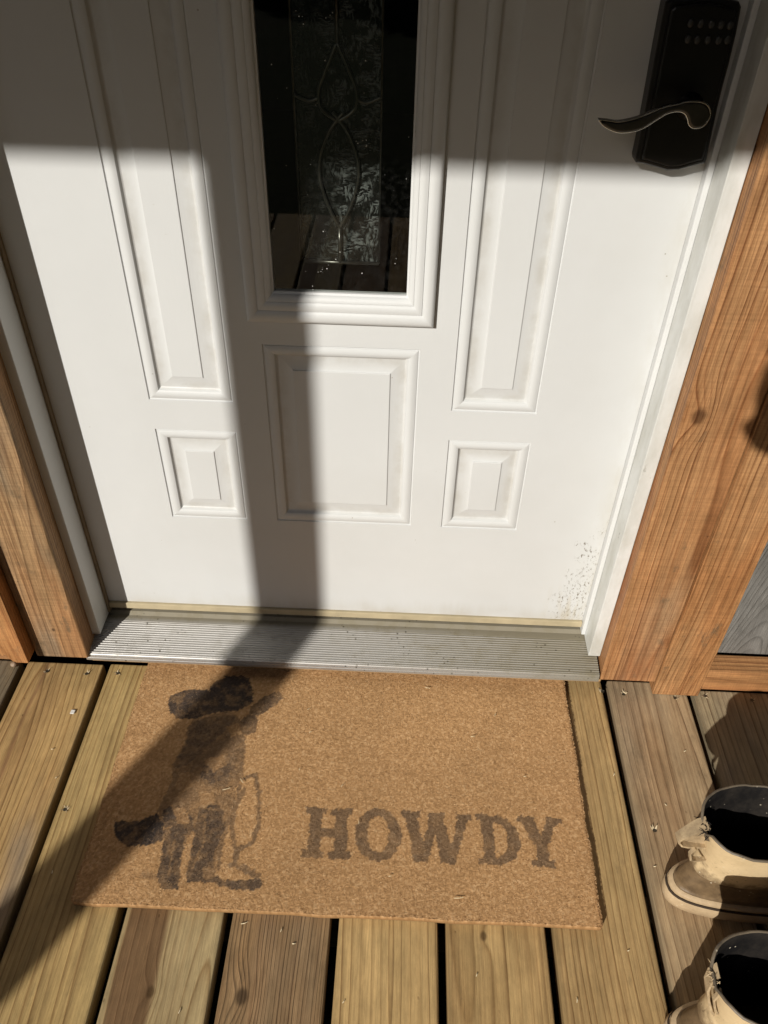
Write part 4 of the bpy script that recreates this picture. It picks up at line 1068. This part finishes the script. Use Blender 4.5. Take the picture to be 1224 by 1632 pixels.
    for q in range(16):
        p = Vector((0.010 + rs.uniform(-.004, .008), rs.uniform(-.014, .012), rim_h - rs.uniform(.004, .012)))
        d = Vector((-rs.uniform(.2, 1), rs.uniform(-.8, .8), rs.uniform(-.9, .5))).normalized()
        L = rs.uniform(.004, .012)
        v, f = tube([p, p + d * L * .5 + Vector((0, 0, .0012)), p + d * L], [.0007, .0006, .0002], 5)
        b = len(V); V.extend(v); F.extend(tuple(i + b for i in qq) for qq in f)
    mesh_obj('frayed_threads', V, F, M_LINER if seed == 1 else M_TAB, root)
    return root
b1 = boot(1, 'tan rubber boot farther back by the wall, its torn pull loop sticking out', 0.200)
b1.location = (0.892, -0.440, 0.0012); b1.rotation_euler = (0, 0, R(4))
b2 = boot(2, 'tan rubber boot nearest the camera in the bottom right corner, top torn open', 0.204)
b2.location = (0.853, -0.622, 0.0012); b2.rotation_euler = (0, 0, R(-2))

# small debris on the boards
V, F = [], []
bmx = bmesh.new(); bmesh.ops.create_icosphere(bmx, subdivisions=3, radius=0.0058)
for v_ in bmx.verts: v_.co = v_.co * (1 + .06 * math.sin(v_.co.x * 900) + .05 * math.cos(v_.co.y * 700)); v_.co.z *= .85
me = bpy.data.meshes.new('pebble'); bmx.to_mesh(me); bmx.free(); me.polygons.foreach_set('use_smooth', [True] * len(me.polygons))
tag(link_mesh('pebble', me, plain('pebble_stone', (0.30, 0.21, 0.14), .5, var=.3, scale=200), loc=(-0.186, -0.0860, 0.0060)), 'small round brown pebble at the wall end of the left deck boards', 'pebble')
mb = MB(); mb.box(-0.0555, -0.0485, -0.180, -0.172, 0.0006, 0.0022, 0.0007, 2)
for v_ in mb.bm.verts: v_.co.x += .0012 * math.sin(v_.co.y * 900); v_.co.y += .0012 * math.cos(v_.co.x * 1100)
tag(mb.build('paint_chip', plain('white_chip', (0.75, 0.74, 0.70), .5)), 'tiny white chip lying on the left deck board', 'chip')

# ------------------------------------------------------------------ porch
M_PORCH = wood('porch_wood', 'X', (0.06, 0.045, 0.032), (0.03, 0.02, 0.014), seed=41, spacing=0.01)
M_POST = wood('post_wood', 'Z', (0.36, 0.24, 0.13), (0.19, 0.11, 0.05), seed=42, spacing=0.01)
TE = math.tan(R(SUN_EL)) / math.cos(R(SUN_AZ))
BY0, BY1 = -2.245, -2.155
ZBEAM = 0.857 + (-BY0) * TE
mb = MB(); mb.box(-4.0, 5.0, BY0, BY1, ZBEAM, ZBEAM + 0.19, 0.004, 1)
tag(mb.build('porch_beam', M_PORCH), 'long timber beam carrying the front edge of the porch roof', 'beam')
TA = math.tan(R(SUN_AZ))
px = 0.303 - TA * 2.2
for k, xx in enumerate((px, px + 2.75, px - 2.75)):
    mb = MB(); mb.box(xx - 0.050, xx + 0.050, -2.226, -2.175, -0.54, ZBEAM - 0.001, 0.003, 1)
    o = mb.build('porch_post', M_POST)
    tag(o, ['timber post at the deck edge whose shadow falls across the door', 'timber post at the deck edge to the right of the door', 'timber post at the deck edge far to the left'][k], 'post', 'posts of the porch')
roof = empty('porch_roof', (0.5, -1.2, ZBEAM + .2), 'plank roof over the porch, resting on the beam and the house', 'roof')
zr = ZBEAM + 0.192
mb = MB()
xx = -4.0
while xx < 5.0:
    mb.box(xx, xx + 0.196, -2.30, -0.031, zr, zr + 0.02); xx += 0.2
mb.build('roof_deck', M_PORCH, roof)
mb = MB(); mb.box(-4.05, 5.05, -2.31, 3.7, zr + 0.0205, zr + 0.05); mb.build('roofing', M_DARK, roof)
for xx in np.arange(-3.8, 5.0, 0.8):
    mb = MB(); mb.box(xx, xx + .038, -2.15, -0.032, zr - 0.14, zr - .001); mb.build('rafter', M_PORCH, roof)

# ------------------------------------------------------------------ unseen trees added round the yard to block sky light, lower towards the sun
def foliage_mat(name, a, b):
    t = NT(name); g = t.n.new('ShaderNodeObjectInfo')
    n = t.noise(t.coord(), 1.6, 4, 0.6)
    t.set(color=t.mix(n, a, b), rough=0.7, spec=0.25)
    return t.m
M_FOL = foliage_mat('conifer_needles', (0.018, 0.032, 0.010), (0.045, 0.065, 0.022))
M_BARK = plain('bark', (0.10, 0.075, 0.05), 0.9, var=0.4, scale=8, bump=0.6)
def crown_mesh(seed, H, Rr):
    r = np.random.default_rng(seed); n = 2600
    h = r.random(n) ** 0.8; rad = Rr * (1 - h * .86) * np.sqrt(r.uniform(.05, 1, n)) * (0.8 + .4 * r.random(n)); th = r.uniform(0, 6.283, n)
    c = np.stack([rad * np.cos(th), rad * np.sin(th), 0.7 + h * (H - .7) - rad * .22], -1)
    d = np.stack([np.cos(th), np.sin(th), r.uniform(-.6, .2, n)], -1) + r.normal(0, .35, (n, 3)); d /= np.linalg.norm(d, axis=1)[:, None]
    s_ = np.cross(d, r.normal(0, 1, (n, 3))); s_ /= np.linalg.norm(s_, axis=1)[:, None]
    L = r.uniform(.25, .5, n)[:, None]; W = L * .32
    V = np.stack([c - d * L * .5, c + s_ * W, c + d * L * .6, c - s_ * W], 1).reshape(-1, 3)
    F = [(i, i + 1, i + 2, i + 3) for i in range(0, n * 4, 4)]
    me = bpy.data.meshes.new('crown'); me.from_pydata(V.tolist(), [], F); me.update(); me.materials.append(M_FOL); return me
crowns = [crown_mesh(50 + k, 7.4, 2.6) for k in range(3)]
tv, tf = tube([(0, 0, -.1), (0.03, 0, 1.5), (0, .02, 4), (0, 0, 6.8)], [.17, .14, .09, .02], 10)
tme = bpy.data.meshes.new('trunk'); tme.from_pydata([tuple(v) for v in tv], [], tf); tme.materials.append(M_BARK)
k = 0
for row, (rad, off) in enumerate(((15.5, 0), (18.5, 5.0))):
    for a in range(-82, 90, 11):
        aa = R(a + off + random.uniform(-2, 2)); rr = rad + random.uniform(-1, 1)
        tx, ty = 0.4 - math.sin(aa) * rr, -2.5 - math.cos(aa) * rr
        t_ = empty('sky_block_conifer', (tx, ty, -0.5), 'dark green conifer out of view, added to block sky light before the porch', 'tree', 'unseen conifers added to block sky light')
        t_.rotation_euler = (0, 0, random.uniform(0, 6.28)); ang = a + off; sc_ = random.uniform(.78, .86) if 8 < ang < 52 else random.uniform(1.45, 1.7); t_.scale = (sc_, sc_, sc_)
        for nm, me in (('crown', crowns[k % 3]), ('trunk', tme)):
            o = bpy.data.objects.new(nm, me); COL.objects.link(o); o.parent = t_
        k += 1

# ------------------------------------------------------------------ unseen lantern, made up to cast the dark patch on the trim board
ld = 1.25
LX, LY, LZ = 1.003 - TA * ld, -0.09 - ld, 0.632 + TE * ld
lan = empty('shadow_caster_lantern', (LX, LY, LZ), 'black metal lantern out of view, made up to cast a shadow on the trim board', 'lantern')
M_IRON = plain('black_iron', (0.02, 0.02, 0.02), 0.45, metal=0.5, var=0.2)
def lathe(name, prof, mat, n=8):
    V = []; F = []
    for r_, z_ in prof:
        for k in range(n):
            th = 2 * math.pi * (k + .5) / n; V.append((LX + r_ * math.cos(th), LY + r_ * math.sin(th), LZ + z_))
    for i in range(len(prof) - 1):
        for k in range(n): F.append((i * n + k, i * n + (k + 1) % n, (i + 1) * n + (k + 1) % n, (i + 1) * n + k))
    F.append(tuple(range(n - 1, -1, -1))); F.append(tuple((len(prof) - 1) * n + k for k in range(n)))
    return mesh_obj(name, V, F, mat, lan)
lathe('base', [(.045, -.085), (.058, -.078), (.062, -.068), (.050, -.060)], M_IRON)
lathe('lamp_glass', [(.048, -.0595), (.060, -.02), (.060, .02), (.050, .045)], plain('smoked_glass', (0.04, 0.04, 0.035), 0.1, var=.1))
lathe('cap', [(.068, .0455), (.064, .052), (.030, .075), (.014, .088), (.008, .10)], M_IRON)
v, f = tube([(LX, LY, LZ + .10), (LX, LY, (LZ + zr) / 2), (LX, LY, zr - .001)], .003, 8)
mesh_obj('rod', v, f, M_IRON, lan)

M_BIT = plain('dry_straw', (0.80, 0.68, 0.45), 0.6, var=0.2, scale=300, bump=0)
bits = [(0.300, -0.508, .010, 20), (0.352, -0.515, .006, 80), (0.372, -0.532, .005, 10), (0.858, -0.250, .006, 70), (0.892, -0.40, .005, 15), (0.985, -0.20, .006, 40), (0.93, -0.30, .004, 120),
        (-0.036, -0.30, .005, 60), (-0.06, -0.25, .004, 10), (0.62, -0.56, .005, 75), (0.75, -0.585, .006, 85), (0.83, -0.52, .004, 30), (0.235, -0.62, .007, 80), (0.445, -0.60, .005, 60), (0.01, -0.45, .005, 100)]
for (bx, by, l, a) in bits:
    a = R(a); d = Vector((math.cos(a), math.sin(a), 0)) * l / 2; c = Vector((bx, by, .0012))
    v, f = tube([c - d, c + Vector((d.y, -d.x, 0)) * .2 + Vector((0, 0, .0006)), c + d], [.0006, .0007, .0003], 5)
    tag(mesh_obj('straw', v, f, M_BIT), 'tiny pale bit of straw lying on the deck boards', 'straw', 'bits of straw scattered over the deck')
